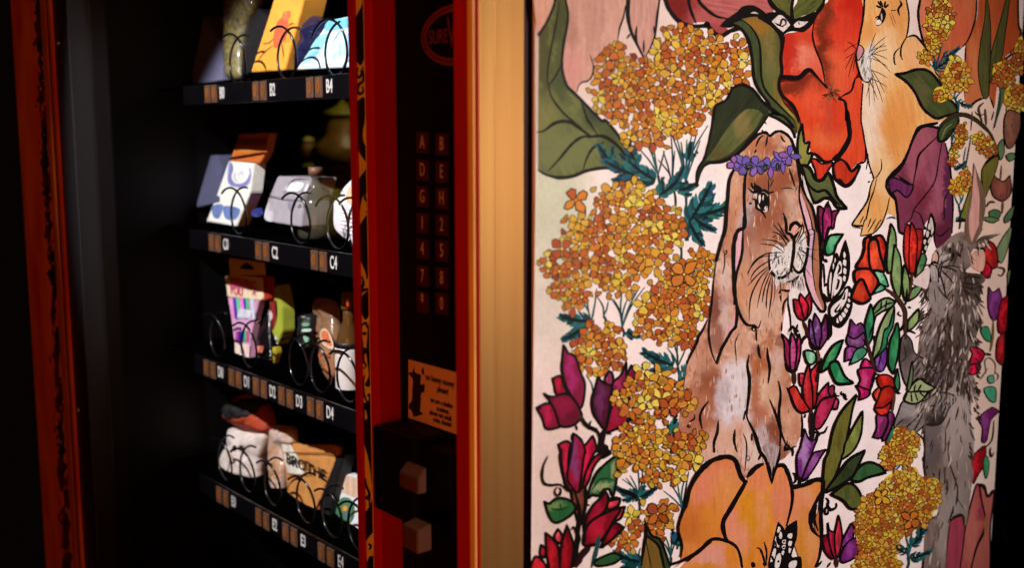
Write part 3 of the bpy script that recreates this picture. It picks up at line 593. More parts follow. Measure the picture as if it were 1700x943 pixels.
for root, tops, base in (('A2 720,560', 'A2 770,330;A2 700,400;A2 640,470;A2 800,400', 'A2 760,640'), ('A2 880,780', 'A2 890,700;A2 820,720;A2 940,700', 'B2 900,20'), ('B2 950,500', 'B2 900,420;B2 960,300;B2 1000,220', 'B2 980,560'), ('B2 905,760', 'B2 870,680;B2 940,660;B2 910,680', 'B2 910,943'), ('A2 1230,720', 'A2 1230,660;A2 1290,640', 'B2 1180,150'), ('B2 850,260', 'B2 840,200;B2 880,180', 'B2 830,330')):
    f = fig('painted_stem', 372); stems(f, root, tops, 2.0, base); f.build(panel)
for sp, an, L, n in (('A2 720,540', 320, 30, 7), ('A2 790,440', 330, 22, 6), ('A2 900,790', 20, 18, 5), ('B2 870,470', 330, 16, 5), ('B2 900,880', 290, 14, 4)): f = fig('painted_fern_leaf', 375); fronds(f, sp, an, L*.8, n, 2.8); f.build(panel)
# --- the big brown rabbit
f = fig('painted_brown_rabbit', 420, 'large brown and white lop-eared rabbit standing up in the middle')
BR = (150, 88, 62); BD = (112, 62, 48); CR = (214, 164, 138); LV = (196, 180, 188); PK = (228, 176, 186)
rb = 'B1 362,480 332,560 320,700 310,800 300,943 C1 270,200 228,350 210,500 195,650 180,760 130,870 D1 80,90 15,220 -20,430 -50,650 -70,800 E1 -60,30 -20,130 100,130 200,90 380,110 460,240 600,130 740,100 790,60 D1 850,900 895,800 900,650 860,560 815,450 820,380 780,250 765,130 740,30 C1 745,900 790,620 850,500 915,430 948,300 945,150 915,0 B1 890,700 880,560 840,300 800,220 750,182 700,182 650,210 560,192 490,260 420,350'
f.fill(rb, CR, (190, 132, 104), w=0, ang=85, su=.06, sv=.14, fine=13000.0, mott=[((238, 212, 196), .04, .3, .5), ((132, 72, 46), .045, .05, .75), ((236, 214, 202), .14, .34, .5), ((140, 78, 52), .12, .15, .6)], dabs=[
 ('B1 520,290', 16, 14, (186, 120, 84), .9), ('B1 640,290', 14, 16, (168, 98, 66), .9), ('B1 720,250', 12, 10, (196, 138, 110), .8), ('B1 780,260', 8, 10, (216, 176, 150), .7),
 ('B1 540,560', 20, 14, (158, 92, 58), .95), ('B1 650,640', 20, 26, (146, 84, 58), .95), ('B1 760,560', 22, 20, (152, 86, 58), .9), ('B1 800,760', 14, 26, (200, 160, 140), .9), ('B1 720,780', 16, 24, (160, 96, 70), .8), ('B1 560,860', 26, 16, (150, 92, 68), .9), ('B1 490,800', 8, 30, (176, 150, 150), .9),
 ('B1 400,760', 12, 60, (204, 146, 116), .8), ('B1 380,560', 8, 30, (212, 158, 128), .8), ('C1 330,100', 12, 40, (186, 126, 96), .8), ('C1 480,60', 12, 26, (186, 168, 172), 1), ('C1 600,60', 24, 24, (152, 90, 64), .9), ('C1 470,190', 12, 20, (138, 84, 74), .9), ('C1 540,200', 22, 22, (168, 110, 84), .8), ('C1 500,330', 20, 26, (190, 140, 118), .8), ('C1 440,480', 14, 30, (200, 146, 110), .8), ('C1 560,560', 34, 26, (206, 146, 118), .8), ('C1 470,690', 16, 26, (206, 146, 108), .8), ('C1 600,740', 30, 24, (216, 176, 154), .8),
 ('C1 260,640', 14, 26, (156, 92, 72), .95), ('C1 230,780', 10, 30, (128, 74, 60), .95), ('C1 300,480', 12, 26, (216, 184, 172), .9), ('C1 300,800', 10, 26, (206, 176, 168), .9),
 ('D1 230,60', 10, 26, (150, 100, 84), .9), ('D1 120,200', 14, 26, (192, 138, 112), .8), ('D1 190,440', 22, 30, (146, 84, 56), 1), ('D1 230,560', 20, 24, (160, 96, 68), .9), ('D1 60,650', 26, 40, (178, 112, 84), .9), ('D1 130,800', 24, 30, (168, 102, 74), .9), ('D1 380,330', 20, 24, (216, 190, 184), .9), ('D1 370,560', 24, 54, (222, 210, 218), 1), ('D1 400,420', 20, 28, (224, 212, 216), 1), ('D1 300,480', 8, 20, (190, 176, 180), .8), ('D1 420,100', 20, 22, (208, 158, 132), .8),
 ('D1 570,290', 14, 20, (174, 98, 60), 1), ('D1 650,150', 8, 24, (184, 118, 80), .9), ('D1 600,500', 18, 30, (226, 188, 160), .95), ('D1 540,520', 8, 40, (178, 106, 72), .8), ('D1 720,250', 16, 20, (212, 172, 160), .8), ('D1 780,330', 10, 16, (196, 132, 98), .8), ('D1 700,470', 14, 30, (206, 158, 130), .8), ('D1 570,640', 14, 20, (182, 112, 84), .8), ('D1 680,820', 14, 26, (134, 74, 54), 1), ('D1 590,850', 8, 26, (196, 176, 178), .9), ('D1 800,560', 16, 26, (186, 122, 92), .9), ('D1 800,700', 14, 24, (214, 160, 132), .8), ('D1 860,780', 8, 20, (196, 130, 104), .8),
 ('D1 300,860', 30, 24, (218, 170, 146), .9), ('D1 420,780', 14, 20, (214, 156, 128), .8), ('D1 480,880', 10, 30, (224, 190, 176), .9), ('E1 560,60', 24, 20, (224, 196, 184), .8), ('E1 660,40', 10, 22, (170, 140, 138), .9), ('E1 250,40', 40, 16, (220, 176, 156), .8)])
rp = spline(P(rb), True)
for i in range(620):
    x, y = random.uniform(1130, 1335), random.uniform(225, 790)
    if inside(rp, x, y) and inside(rp, x, y+12): f.stroke(x, y, random.uniform(78, 104), random.uniform(5, 17), random.uniform(.8, 2.0), random.choice(((176, 112, 84), (210, 168, 146), (220, 188, 172), (138, 80, 56), (196, 144, 118), (152, 92, 66))), l=f.l+.3+.1*(i % 4))
f.l += 1
# bib of white fur at the right of the chest
f.fill('C1 850,490 920,430 940,520 1000,640 1010,760 960,900 880,943 D1 880,0 830,20 790,20 C1 815,850 800,720 795,620 830,540', (236, 224, 222), (222, 206, 204), w=0)
# right ear
f.fill('B1 895,590 930,700 985,800 1022,943 C1 1040,150 1050,350 1048,560 1080,680 1075,735 1045,735 980,650 935,500 918,420 945,300 950,150 925,0 B1 890,800 882,700', (176, 118, 86), (150, 94, 66), w=0)
f.fill('B1 885,650 930,760 960,850 990,943 C1 1005,120 990,250 985,400 1000,560 1050,690 1060,728 1010,680 950,540 925,420 948,300 950,150 925,0 B1 890,790', (226, 176, 186), (210, 160, 178), w=0, dabs=[('C1 960,250', 6, 30, (204, 168, 196), .8)])
# left ear lining
f.fill('B1 450,905 C1 436,60 390,150 372,230 375,330 388,470* 425,330 440,180 442,60', PK, (216, 160, 172), w=0)
f.fill('C1 388,690* 360,800 300,943 D1 262,140 240,185* 300,90 345,0 C1 385,850', (222, 166, 174), (200, 144, 156), w=0)
# ears and head outline
f.line('B1 370,478 335,560 322,700 312,800 302,943 C1 270,200 230,350', 6, 7, tp=.8); f.line('C1 232,350 212,500 200,640 185,760 172,880 D1 178,80 200,180 233,258', 3.6, 5)
f.line('D1 233,258 270,150 345,10 C1 385,850 392,700 368,600 365,470', 6, 5, tp=.8); f.line('B1 468,480 455,560 450,700 455,850 450,930 C1 400,110 372,200 365,320 370,470 378,600 378,690', 6, 8, tp=.8); f.line('C1 440,0 438,180 430,300 392,440 380,520', 4, 6)
f.line('C1 395,430 380,540 382,640 400,720 440,810 480,848 530,850 560,870 582,810', 7, 4); f.dot(*P('C1 525,875')[0][:2], 5, INK); f.dot(*P('C1 525,882')[0][:2], 1.6, CR); f.line('C1 545,880 545,943 D1 548,80', 3.4)
f.line('D1 340,15 255,150', 3)
f.line('C1 165,800 130,880 90,943 D1 80,90 20,210 5,260', 4, 6); f.line('B1 420,345 490,262 560,200 600,190', 7, 6); f.line('B1 560,200 620,185 650,212 700,180 750,182 810,230 845,320 870,440 890,560 920,650 985,780 1020,943 C1 1040,150 1050,400 1048,560 1085,690 1075,740 1040,735', 5.5, 6, tp=.8)
f.line('B1 885,560 882,700 905,810 940,943 C1 955,150 945,300 920,420 935,520 985,650 1045,735', 3.6, 5, tp=.8); f.line('B1 935,750 970,860 985,943 C1 1000,120 985,280 985,420 1010,580', 2.8); f.line('B1 905,560 925,640 920,560', 2)
f.fill('B1 910,520 935,600 965,690 985,745 950,700 920,620', (236, 222, 218), w=0)
for s_ in ('B1 590,165 605,190 640,200', 'B1 600,205 565,240 540,300', 'B1 635,210 625,260 618,298', 'B1 735,205 750,240 772,262', 'B1 545,320 530,350', 'B1 800,470 825,540 850,620'): f.line(s_, 3.2)
f.line('B1 735,630 790,620 840,632', 2); f.line('B1 870,600 850,650', 1.5); f.line('B1 640,545 640,640 630,700', 2); f.line('B1 680,555 650,620', 1.6)
# brow lines, muzzle, whiskers
f.line('B1 755,815 775,880 780,943 C1 780,120 800,140', 5, 6)
f.fill('C1 655,290 700,215 760,240 800,200 830,200 835,380 815,420 740,478 690,462 655,400', (232, 222, 216), (196, 186, 182), w=0, su=.1, sv=.3)
f.fill('C1 845,230 900,100 930,150 940,260 930,360 890,430 850,400', (230, 220, 214), (200, 190, 186), w=0, su=.1, sv=.3)
f.fill('C1 675,470 740,485 820,430 880,440 920,480 920,580 860,560 800,520 740,520 700,540', (222, 206, 200), (176, 160, 156), w=0, su=.1, sv=.3)
f.fill('C1 820,60 850,48 882,70 870,115 845,150 815,120 805,90', (224, 166, 146), (206, 146, 130), w=0)
f.line('C1 805,110 820,65 855,45 895,80', 6, 7, tp=.7); f.line('C1 780,120 815,140 838,165 880,110', 7, 5); f.line('C1 840,150 838,260 825,360 815,420', 6.5, 5.5, tp=.8)
f.line('C1 645,290 650,400 690,462 740,478 800,440 822,390', 5, 6); f.line('C1 832,380 850,420 885,435 925,380 948,250 945,150', 7, 4); f.line('C1 785,505 830,505 880,460', 5); f.line('C1 820,415 825,440', 3)
f.line('C1 735,570 790,580 805,570', 4); f.line('C1 735,570 722,605', 3); f.line('C1 730,610 740,665', 2.6); f.line('C1 800,620 760,680 752,765', 3.4); f.line('C1 795,600 795,680 812,790 820,943', 3); f.line('C1 745,820 742,900', 3)
MZ = P('C1 770,280')[0][:2]
for s_, w in (('C1 770,260 710,195 590,175', 2), ('C1 760,275 680,225 570,210', 2), ('C1 760,280 640,285 540,340 472,445', 2.6), ('C1 700,300 580,320 500,400 480,460', 1.8), ('C1 720,310 600,370 530,430 495,495', 2.4), ('C1 650,380 560,450 475,545', 2.2), ('C1 640,400 560,500 500,640 488,815', 2.6), ('C1 640,430 590,540 550,715', 2), ('C1 655,440 610,560 590,675', 2.2), ('C1 665,455 630,590 625,720', 2.2), ('C1 670,470 665,600 640,785', 2.4), ('C1 685,470 690,600 672,690', 1.2),
  ('C1 800,200 760,150 680,60', 2.4), ('C1 805,190 760,130 715,45', 2.4), ('C1 790,230 730,140 670,118', 2.6), ('C1 700,140 672,165', 2), ('C1 730,470 735,560 742,640', 1.5), ('C1 850,210 890,120 910,40', 2.2), ('C1 860,210 910,130 990,90', 1.6), ('C1 870,220 930,160 1000,130', 1.3), ('C1 870,230 940,250 1040,260', 1), ('C1 870,250 940,290 1030,350', 1.1), ('C1 870,270 930,400 985,480', 1), ('C1 860,270 900,340 900,400', 1.8), ('C1 850,120 905,60 912,120 860,210', 2), ('C1 890,470 860,590', 1.3), ('C1 900,470 920,560', 1.3), ('C1 830,500 840,560', 1.3)):
    f.line(s_, w)
for i in range(46):
    x, y = random.uniform(665, 812), random.uniform(250, 455)
    if (x-740)**2/90**2+(y-360)**2/110**2 < 1: f.l += .05; f.stroke(*P('C1 %d,%d' % (x, y))[0][:2], random.choice((95, 100, 85, 150, 120)), random.uniform(5, 15), random.uniform(.8, 1.6), random.choice((INK, (110, 100, 98), (70, 62, 60), (246, 240, 236))))
for i in range(26):
    f.l += .05; f.stroke(*P('C1 %d,%d' % (random.uniform(855, 925), random.uniform(170, 380)))[0][:2], random.choice((80, 100, 60, 30)), random.uniform(5, 12), 1, random.choice((INK, (110, 100, 98), (246, 240, 236))))
for i in range(30):
    f.l += .05; f.stroke(*P('C1 %d,%d' % (random.uniform(690, 900), random.uniform(470, 540)))[0][:2], random.uniform(80, 105), random.uniform(5, 20), 1, random.choice((INK, (120, 108, 104), (246, 240, 236), (150, 140, 138))))
# eye
f.fill('B1 510,645 560,640 630,670 640,740 632,800 600,805 560,770 545,700', WH, w=0)
f.fill('B1 555,665 580,655 615,660 638,700 632,760 610,800 575,780 552,720', (20, 14, 14), INK, w=0); f.fill('B1 562,690 575,670 582,700 568,745', WH, w=0); f.fill('B1 600,675 605,690 598,720 590,700', WH, w=0); f.fill('B1 606,780 622,760 618,795', WH, w=0)
f.line('B1 480,620 520,655 560,650 610,640 640,665 655,650', 5, 4); f.line('B1 520,660 545,640 600,640', 5); f.line('B1 505,580 515,610 545,640', 4); f.line('B1 530,580 540,610 570,635', 4); f.line('B1 545,600 590,640', 5); f.line('B1 640,660 685,650', 3); f.line('B1 555,660 555,720 545,775 590,805 620,858', 4, 4.5); f.line('B1 515,705 540,720 545,780', 3.5); f.line('B1 488,742 510,742', 4); f.line('B1 640,680 640,800', 3.5)
# fur marks down the body, arms
for s_, w in (('D1 490,185 475,270 492,380 485,520 470,640 480,700', 5.5), ('D1 475,690 530,800 575,943 E1 620,100 665,280', 6.5), ('D1 560,100 565,170 580,215', 4.5), ('D1 630,130 635,200 650,290 638,410', 5), ('D1 720,390 735,500 722,640 735,800 725,943', 5), ('D1 650,535 700,660 735,780 780,900', 4.5), ('D1 175,545 125,610 105,680 122,770', 4.5), ('D1 248,700 240,790 215,870 215,943', 5), ('D1 378,770 372,860 390,930', 4.5), ('D1 410,15 380,100 392,230', 1.8), ('D1 440,800 465,860 470,943 E1 455,190', 2.4), ('D1 900,650 905,740 895,830', 4), ('D1 460,620 445,700', 3), ('D1 510,800 510,860', 4), ('D1 790,860 770,930 860,900', 4), ('D1 780,880 830,943', 4), ('E1 215,0 215,45', 4.5), ('E1 730,0 720,80 690,170 665,285', 6), ('E1 560,100 585,50', 4), ('E1 648,150 655,230', 3.5), ('E1 680,150 672,240', 3.5), ('E1 830,70 830,20 800,0', 4), ('E1 760,30 790,0', 4), ('E1 375,0 400,40', 2.5)): f.line(s_, w)
f.fill('E1 590,0 640,90 665,250 690,150 715,60 725,0 D1 715,900 650,880', (190, 166, 166), (120, 96, 94), w=0, su=.05, sv=.3); f.line('E1 648,140 658,240', 4); f.line('E1 682,150 668,270', 4)
f.line('E1 480,60 495,80 485,105 470,90 480,65', 2.4, c=(120, 110, 106))
f.build(panel)
f = fig('painted_flower_crown', 640, 'garland of purple flowers round the head of the big rabbit')
V = [(122, 92, 170), (134, 98, 178), (150, 92, 160), (108, 88, 160)]
f.line('F1 225,560 300,600 420,600 560,590 660,600 800,520 850,500', 4, tp=.8, c=(30, 30, 26))
for x, y, n, a in ((330, 585, 5, .3), (245, 570, 3, 2.6), (475, 600, 5, -.5), (625, 600, 5, .3), (745, 550, 5, .2), (820, 490, 4, .1)):
    c = random.choice(V); cx, cy = P('F1 %d,%d' % (x, y))[0][:2]
    for k in range(n):
        an = a+k*6.283/n; petal(f, cx, cy, an, 17 if n > 3 else 11, 10.5, random.choice(V), f.l+k*.8, ol=1.5, ink=INK)
    f.l += 6
for s_ in ('F1 370,605 400,585 440,600 400,625', 'F1 545,620 570,590 590,620 560,645', 'F1 680,600 700,565 710,610 695,640'): f.fill(s_, (72, 100, 62), w=2)
f.build(panel)

# --- butterflies
def butterfly(name, lvl, wings, cells, lines, label):
    f = fig(name, lvl, label)
    for s_ in wings: f.fill(s_, (18, 12, 12), INK, w=1)
    for s_ in cells: f.fill(s_, (232, 220, 216), (222, 208, 204), w=0, lv=.3)
    for s_, w in lines: f.line(s_, w)
    f.build(panel)
butterfly('painted_butterfly', 660, ['C1 1245,178* 1275,300 1275,430 1240,540 1135,665 1105,560 1120,430 1150,330 1155,290 1180,285 1195,325 1222,240', 'C1 1130,670 1215,600 1250,545 1285,555 1300,640 1285,750 1240,835 1195,868 1135,830 1110,740'],
  ['C1 1235,270 1245,300 1235,325 1225,300', 'C1 1228,335 1248,340 1245,385 1222,370', 'C1 1230,400 1250,410 1245,450 1225,435', 'C1 1228,462 1245,468 1238,505 1222,490', 'C1 1195,345 1212,370 1212,440 1190,450 1165,520 1150,580 1135,640 1140,540 1160,430', 'C1 1180,470 1210,470 1215,510 1195,570 1150,620 1160,540', 'C1 1160,320 1168,340 1155,360', 'C1 1145,360 1155,380 1145,410', 'C1 1125,440 1135,450 1122,600 1115,520',
   'C1 1160,680 1210,640 1245,570 1262,570 1250,650 1210,720 1150,780 1130,770 1130,720', 'C1 1268,590 1280,600 1275,625 1265,615', 'C1 1264,640 1282,645 1275,670 1262,660', 'C1 1256,680 1278,690 1265,715 1250,700', 'C1 1240,715 1262,730 1248,755 1232,735', 'C1 1222,745 1245,765 1230,790 1212,765', 'C1 1200,770 1222,795 1205,820 1190,790', 'C1 1178,790 1190,830 1172,825'],
  [('C1 1190,370 1200,400 1180,450', 4), ('C1 1175,490 1190,500 1175,560 1165,560', 4), ('C1 1240,590 1230,640 1215,640', 3), ('C1 1200,680 1160,740 1190,735 1210,700', 3.4), ('C1 1115,665 1070,600', 4), ('C1 1110,670 1060,610', 3), ('C1 1115,740 1122,880 1125,943 ', 5), ('C1 1125,780 1135,900 1128,943', 3)], 'large black and white butterfly to the right of the brown rabbit')
# stray ink curls on the pale ground
for s_, w in (('C1 1075,300 1070,330 1100,350 1085,325', 3.4), ('C1 1052,365 1072,375 1080,470 1082,540', 2.6), ('C1 1078,525 1090,530 1082,545', 4), ('C1 290,265 300,290 315,280 310,262 300,270', 2), ('C1 295,290 298,370 280,450', 1.6),
  ('D1 900,105 915,60 950,20 945,-20', 5), ('D1 1110,70 1130,0', 4), ('D1 740,30 760,60 800,90', 5), ('D1 1215,470 1210,490 1240,500 1245,530 1262,535', 4), ('D1 1170,480 1165,500 1200,510', 3), ('D1 1105,745 1080,790 1050,800 1035,825', 4), ('D1 970,870 985,810 1030,790 1010,860 1000,880', 4.5), ('D1 930,650 925,680', 3), ('C1 870,840 860,880 880,900', 4), ('C1 800,900 830,860 850,900 870,943', 5), ('D1 920,760 905,860 895,943', 4), ('D1 60,650 60,680 20,710', 2), ('D1 20,735 8,740', 3),
  ('E1 830,200 850,215 855,260 830,290', 4), ('E1 1090,395 1110,420 1105,460 1130,490 1170,470 1172,435', 5), ('E1 1105,460 1085,480 1085,520 1105,520 1110,490', 4), ('E1 1020,943 1060,890', 3), ('E1 1100,943 1130,900', 3), ('E1 1045,740 1025,745', 4),
  ('E0 140,68 105,150 95,230 115,285 170,297 240,295 300,350', 4.5), ('E0 215,310 195,340 205,375 232,370 242,335 225,315', 4), ('E0 700,325 730,350 780,352 840,395', 5), ('E0 775,410 800,395 840,400', 3.4), ('E0 290,600 285,640', 3), ('E0 320,650 345,625 360,680', 3.4),
  ('D0 480,700 465,740 485,765 530,790 545,850', 5), ('D0 400,690 460,750 530,770', 7), ('D0 360,735 370,775', 4), ('D0 600,800 640,805', 4), ('C2 440,740 430,760 460,780', 2.4), ('C2 510,700 530,715', 3), ('C2 500,900 530,895 570,915', 3), ('D0 1285,650 1285,690 1240,715', 2), ('D0 1240,730 1230,745 1250,755 1255,735', 2),
  ('D2 0,480 10,520 35,535', 3), ('E2 1155,0 1150,40 1160,75 1180,40', 3), ('E2 640,60 625,90 635,120', 2.6)): f = fig('painted_tendril', 640); f.line(s_, w, l=641); f.build(panel)

# --- tulips: every petal traced
def tulip(name, lvl, petals, lines=(), label=None, w=3.4):
    f = fig(name, lvl, label)
    for p in petals:
        s_, c = p[0], p[1]; hi = p[2] if len(p) > 2 else tuple(min(255, v*1.28+8) for v in c)
        pts = P(s_); cx = sum(q[0] for q in pts)/len(pts); cy = sum(q[1] for q in pts)/len(pts)
        xs = [q[0] for q in pts]; ys = [q[1] for q in pts]
        f.fill(s_, c, tuple(v*.72 for v in c), w=p[3] if len(p) > 3 else w, ang=90, su=.05, sv=.3, dabs=[(cx-2, cy-2, (max(xs)-min(xs))*.2, (max(ys)-min(ys))*.34, hi, .8)])
    for l in lines: f.line(l[0], l[1], l[2] if len(l) > 2 and not isinstance(l[2], tuple) else None, c=l[-1] if isinstance(l[-1], tuple) else INK)
    f.build(panel)
MA = (112, 18, 48)
tulip('painted_tulip', 250, [('D0 175,372* 235,352 262,420 285,485 205,492 190,430', (150, 14, 46)), ('D0 262,108* 300,170 350,200 395,320 430,430 400,600 330,520 268,400 248,290', (138, 28, 66), (170, 40, 110)), ('D0 50,602* 120,568 175,580 205,660 240,742 130,768 98,690', (140, 18, 56)), ('D0 108,490* 170,515 270,490 340,530 400,640 392,688 330,742 235,742 200,640 160,560', (112, 18, 48), (140, 22, 60))],
  [('D0 385,660 440,740', 9, 6, (70, 40, 24)), ('D0 262,100 255,200 248,300 280,430 340,530', 5), ('D0 45,602 90,600', 5), ('D0 108,485 140,520', 6)], 'maroon tulip leaning left at the left edge', 4.5)
tulip('painted_tulip', 252, [('D0 792,268* 835,345 780,410 760,350', (110, 16, 50)), ('D0 620,310* 648,350 642,440 592,405 588,365', (142, 48, 88)), ('D0 755,240* 752,330 760,400 700,490 640,550 640,450 655,395 710,345', (128, 26, 66)), ('D0 640,600 700,500 760,440 782,560 790,640 740,725 612,792 592,760 620,660', (148, 16, 50), (160, 24, 60)), ('D0 530,362* 580,408 642,440 630,600 592,762 540,720 490,630 484,545 508,450', (84, 16, 46), (104, 44, 92))],
  [('D0 585,760 560,850 555,943 E0 565,30', 12, 12, (24, 12, 14)), ('D0 640,440 628,600 590,770', 7), ('D0 527,360 505,460 484,545 495,640 545,720 585,775', 6), ('D0 790,560 800,650 740,735 610,795', 6)], 'dark maroon tulip under the small head of blossoms', 4.5)
tulip('painted_tulip', 254, [('E0 530,60 565,68 500,150 460,260 410,340 425,220 480,110', (148, 12, 46)), ('D0 220,888* 290,862 325,900 E0 310,0 300,150 335,335 290,305 250,200 240,60', (156, 20, 50)), ('D0 490,820* 510,870 520,943 E0 505,40 440,180 400,340 378,345 395,150 420,0 D0 435,890', (168, 14, 52)), ('D0 340,800* 400,852 432,943 E0 420,80 380,345 335,320 290,235 320,60 D0 325,930', (160, 16, 52), (130, 60, 118)), ('E0 320,345 370,355 430,310 432,440 400,600 365,560', (96, 46, 30)) ],
  [('E0 350,350 385,500 370,700 355,860 340,943', 8, 9), ('E0 425,300 435,440 400,610', 7), ('E0 520,20 550,40 620,40 560,90', 9), ('E0 575,-20 610,20', 9), ('E0 420,450 470,455', 4), ('D0 215,885 245,943 E0 235,80 280,300 340,370', 6), ('D0 335,795 325,860', 5)], 'crimson tulip standing upright between the tendril and leaf', 4.5)
tulip('painted_tulip', 258, [('E0 615,425 705,400* 690,455 625,490 600,470', (196, 52, 66)), ('E0 668,485 742,468* 712,550 672,572 655,520', (196, 54, 68)), ('E0 560,770 650,600 732,632* 640,725 560,785', (112, 6, 24)), ('E0 590,345* 612,400 590,490 520,560 430,665 438,560 490,460 550,400', (120, 10, 32)), ('E0 418,700 460,600 560,530 705,480 650,585 560,725 470,772 420,765', (134, 14, 34))],
  [('E0 430,770 500,765 560,730', 6), ('E0 415,540 425,700 420,765', 6), ('E0 470,780 400,850 360,943', 14, 10, (40, 14, 16)), ('E0 540,680 520,800 480,943', 7, 8, (30, 66, 70)), ('E0 700,620 745,630', 5), ('E0 620,400 700,395', 5)], 'dark crimson tulip at the bottom, left of the poppy', 5)
tulip('painted_tulip', 262, [('E0 220,640* 252,700 232,755 188,705', (192, 62, 72)), ('E0 85,765* 122,800 112,865 78,842', (158, 22, 42)), ('E0 30,870 80,872 130,943 X 905,960 880,960', (164, 26, 38)), ('E0 120,668* 182,725 222,795 232,943 X 929,960 915,960 E0 150,943 130,840', (150, 16, 28)), ('E0 290,618* 322,700 342,800 322,943 X 945,960 930,960 E0 232,943 240,800 262,700', (128, 8, 22))],
  [('E0 380,660 370,760 330,943', 9, 9)], 'scarlet tulip in the bottom left corner', 4.5)
f = fig('painted_tulip_leaves', 268, 'green leaves on the tulip stem at the lower left')
f.fill('E0 695,58* 640,90 530,190 475,300 452,395 490,375 540,380 575,330* 620,330 650,380 680,230', (44, 104, 60), (32, 84, 48), w=5, dabs=[('E0 660,170', 5, 12, (140, 152, 96), .9), ('E0 560,310', 20, 7, (142, 160, 110), .9)]); f.line('E0 480,340 540,260 600,245 660,260', 4, c=(24, 60, 34)); f.line('E0 730,50 690,70', 7)
f.fill('E0 112,425* 150,442 200,405 260,400 330,430 355,490 280,560 200,592 150,545', (42, 100, 52), (30, 78, 42), w=5, dabs=[('E0 190,455', 14, 5, (104, 140, 80), .9)]); f.line('E0 160,480 230,490 300,465', 4, c=(22, 60, 30)); f.line('E0 235,440 240,480', 3, c=(22, 60, 30))
f.fill('E0 505,895 600,845 660,830 725,860* 650,912 530,932', (42, 88, 52), (30, 66, 38), w=4.5)
f.fill('E0 905,690 950,720 1005,770 1040,850 1085,943 X 1100,960 1064,960 E0 875,920 890,780', (124, 92, 36), (96, 80, 34), w=0); f.fill('E0 905,600 950,690 1010,720 1050,820 1095,943 X 1112,960 1100,960 E0 1040,880 1005,770 905,680', (52, 70, 38), (40, 52, 28), w=0)
f.line('E0 900,570 905,680 890,780 870,930', 6); f.line('E0 905,690 1000,765 1030,860 1050,950', 5, tp=.8); f.line('E0 905,590 950,690 1010,720 1050,800 1095,930', 5, tp=.8); f.line('E0 905,720 930,850 950,943', 2)
f.build(panel)
VI = (108, 44, 112)
tulip('painted_tulip', 690, [('C1 835,645* 870,652 912,700 932,800 880,800 845,735', (166, 22, 46)), ('C1 965,590* 978,660 968,750 920,812 932,700 932,640', (160, 22, 44)), ('C1 890,600* 922,640 952,700 930,808 898,720 880,650', (184, 26, 50))], [('C1 905,805 935,880 945,943 D1 930,20', 7, 6, (60, 18, 20))], 'small crimson tulip under the rabbit chin')
tulip('painted_tulip', 692, [('C1 960,800* 1000,860 1010,943 D1 1020,135 970,80 958,0', (96, 40, 112), (140, 96, 170)), ('C1 1092,760* 1102,850 1100,943 D1 1080,90 1035,142 1050,0 C1 1060,850', (104, 36, 90), (140, 60, 130)), ('C1 1002,755* 1045,830 1056,943 D1 1048,60 1030,135 1005,80 995,0 C1 985,850', (112, 50, 120), (158, 120, 180))], [('D1 1025,140 1035,230 1030,330', 6, 6, (96, 60, 44)), ('D1 960,80 1000,135 1060,130', 6)], 'purple tulip beside the rabbit chest, upper one')
tulip('painted_tulip', 694, [('D1 742,22* 790,70 810,150 815,290 785,270 768,190 765,90', (160, 30, 88)), ('D1 882,22* 895,110 880,235 845,320 848,200 862,80', (156, 30, 84)), ('D1 820,10* 850,70 862,160 840,320 812,290 806,150', (176, 44, 108), (206, 90, 150))], [('D1 840,315 845,420', 8, 6, (50, 26, 22)), ('D1 770,250 800,310 870,300', 5)], 'magenta tulip against the rabbit chest')
tulip('painted_tulip', 700, [('D1 880,332* 925,340 912,430 885,410', (186, 44, 66)), ('D1 798,452* 850,432 900,520 962,612 900,642 850,602 818,530', (196, 36, 36), (214, 60, 50)), ('D1 1042,232* 1000,282 968,330 985,450 990,605 1012,560 1022,450', (184, 30, 38)), ('D1 960,250* 930,330 908,450 928,560 982,612 985,480 968,350', (190, 34, 42), (206, 56, 62))], [('D1 975,610 980,750 985,850', 11, 8, (56, 30, 28)), ('D1 785,440 810,500 850,600 900,640 960,620', 5)], 'scarlet tulip with open petals low beside the rabbit')
tulip('painted_tulip', 704, [('D1 1112,400* 1030,500 1008,605 1062,530 1122,510 1110,450', (160, 30, 66)), ('D1 1110,445 1152,428 1150,500 1120,505', (154, 36, 74)), ('D1 1120,600 1150,530 1188,540 1178,612*', (148, 42, 84)), ('D1 1000,755 1008,640 1060,540 1172,510* 1128,620 1085,700 1040,762', (166, 28, 70), (196, 50, 92))], [], 'crimson tulip leaning right by the scarlet one')
tulip('painted_tulip', 708, [('D1 925,765* 960,850 1025,845* 1000,900 E1 960,100 905,235 870,220 862,80 890,0 D1 895,890', (120, 44, 132), (180, 130, 190)), ('E1 1092,18* 1060,60 1000,160 940,240 905,245 940,150 990,50 1040,30', (124, 44, 128), (160, 90, 160))], [('E1 900,235 880,290', 6), ('E1 865,220 900,260 960,235', 6), ('E1 960,80 905,235', 3)], 'purple tulip touching the orange poppy')
tulip('painted_tulip', 710, [('B1 1032,762* 1075,795 1085,943 C1 1090,60 1070,205 1045,120 1030,0', (122, 22, 72)), ('B1 1195,797* 1165,850 1148,943 C1 1125,80 1078,200 1100,60 B1 1125,850 1140,805', (136, 28, 80)), ('B1 1105,735* 1130,800 1135,880 1128,943 C1 1110,80 1072,205 1065,60 B1 1062,850 1080,790', (150, 36, 92))], [('C1 1070,195 1050,290', 6, 4, (50, 30, 26)), ('B1 1110,720 1105,780', 3)], 'slim magenta tulip under the hanging leaf')
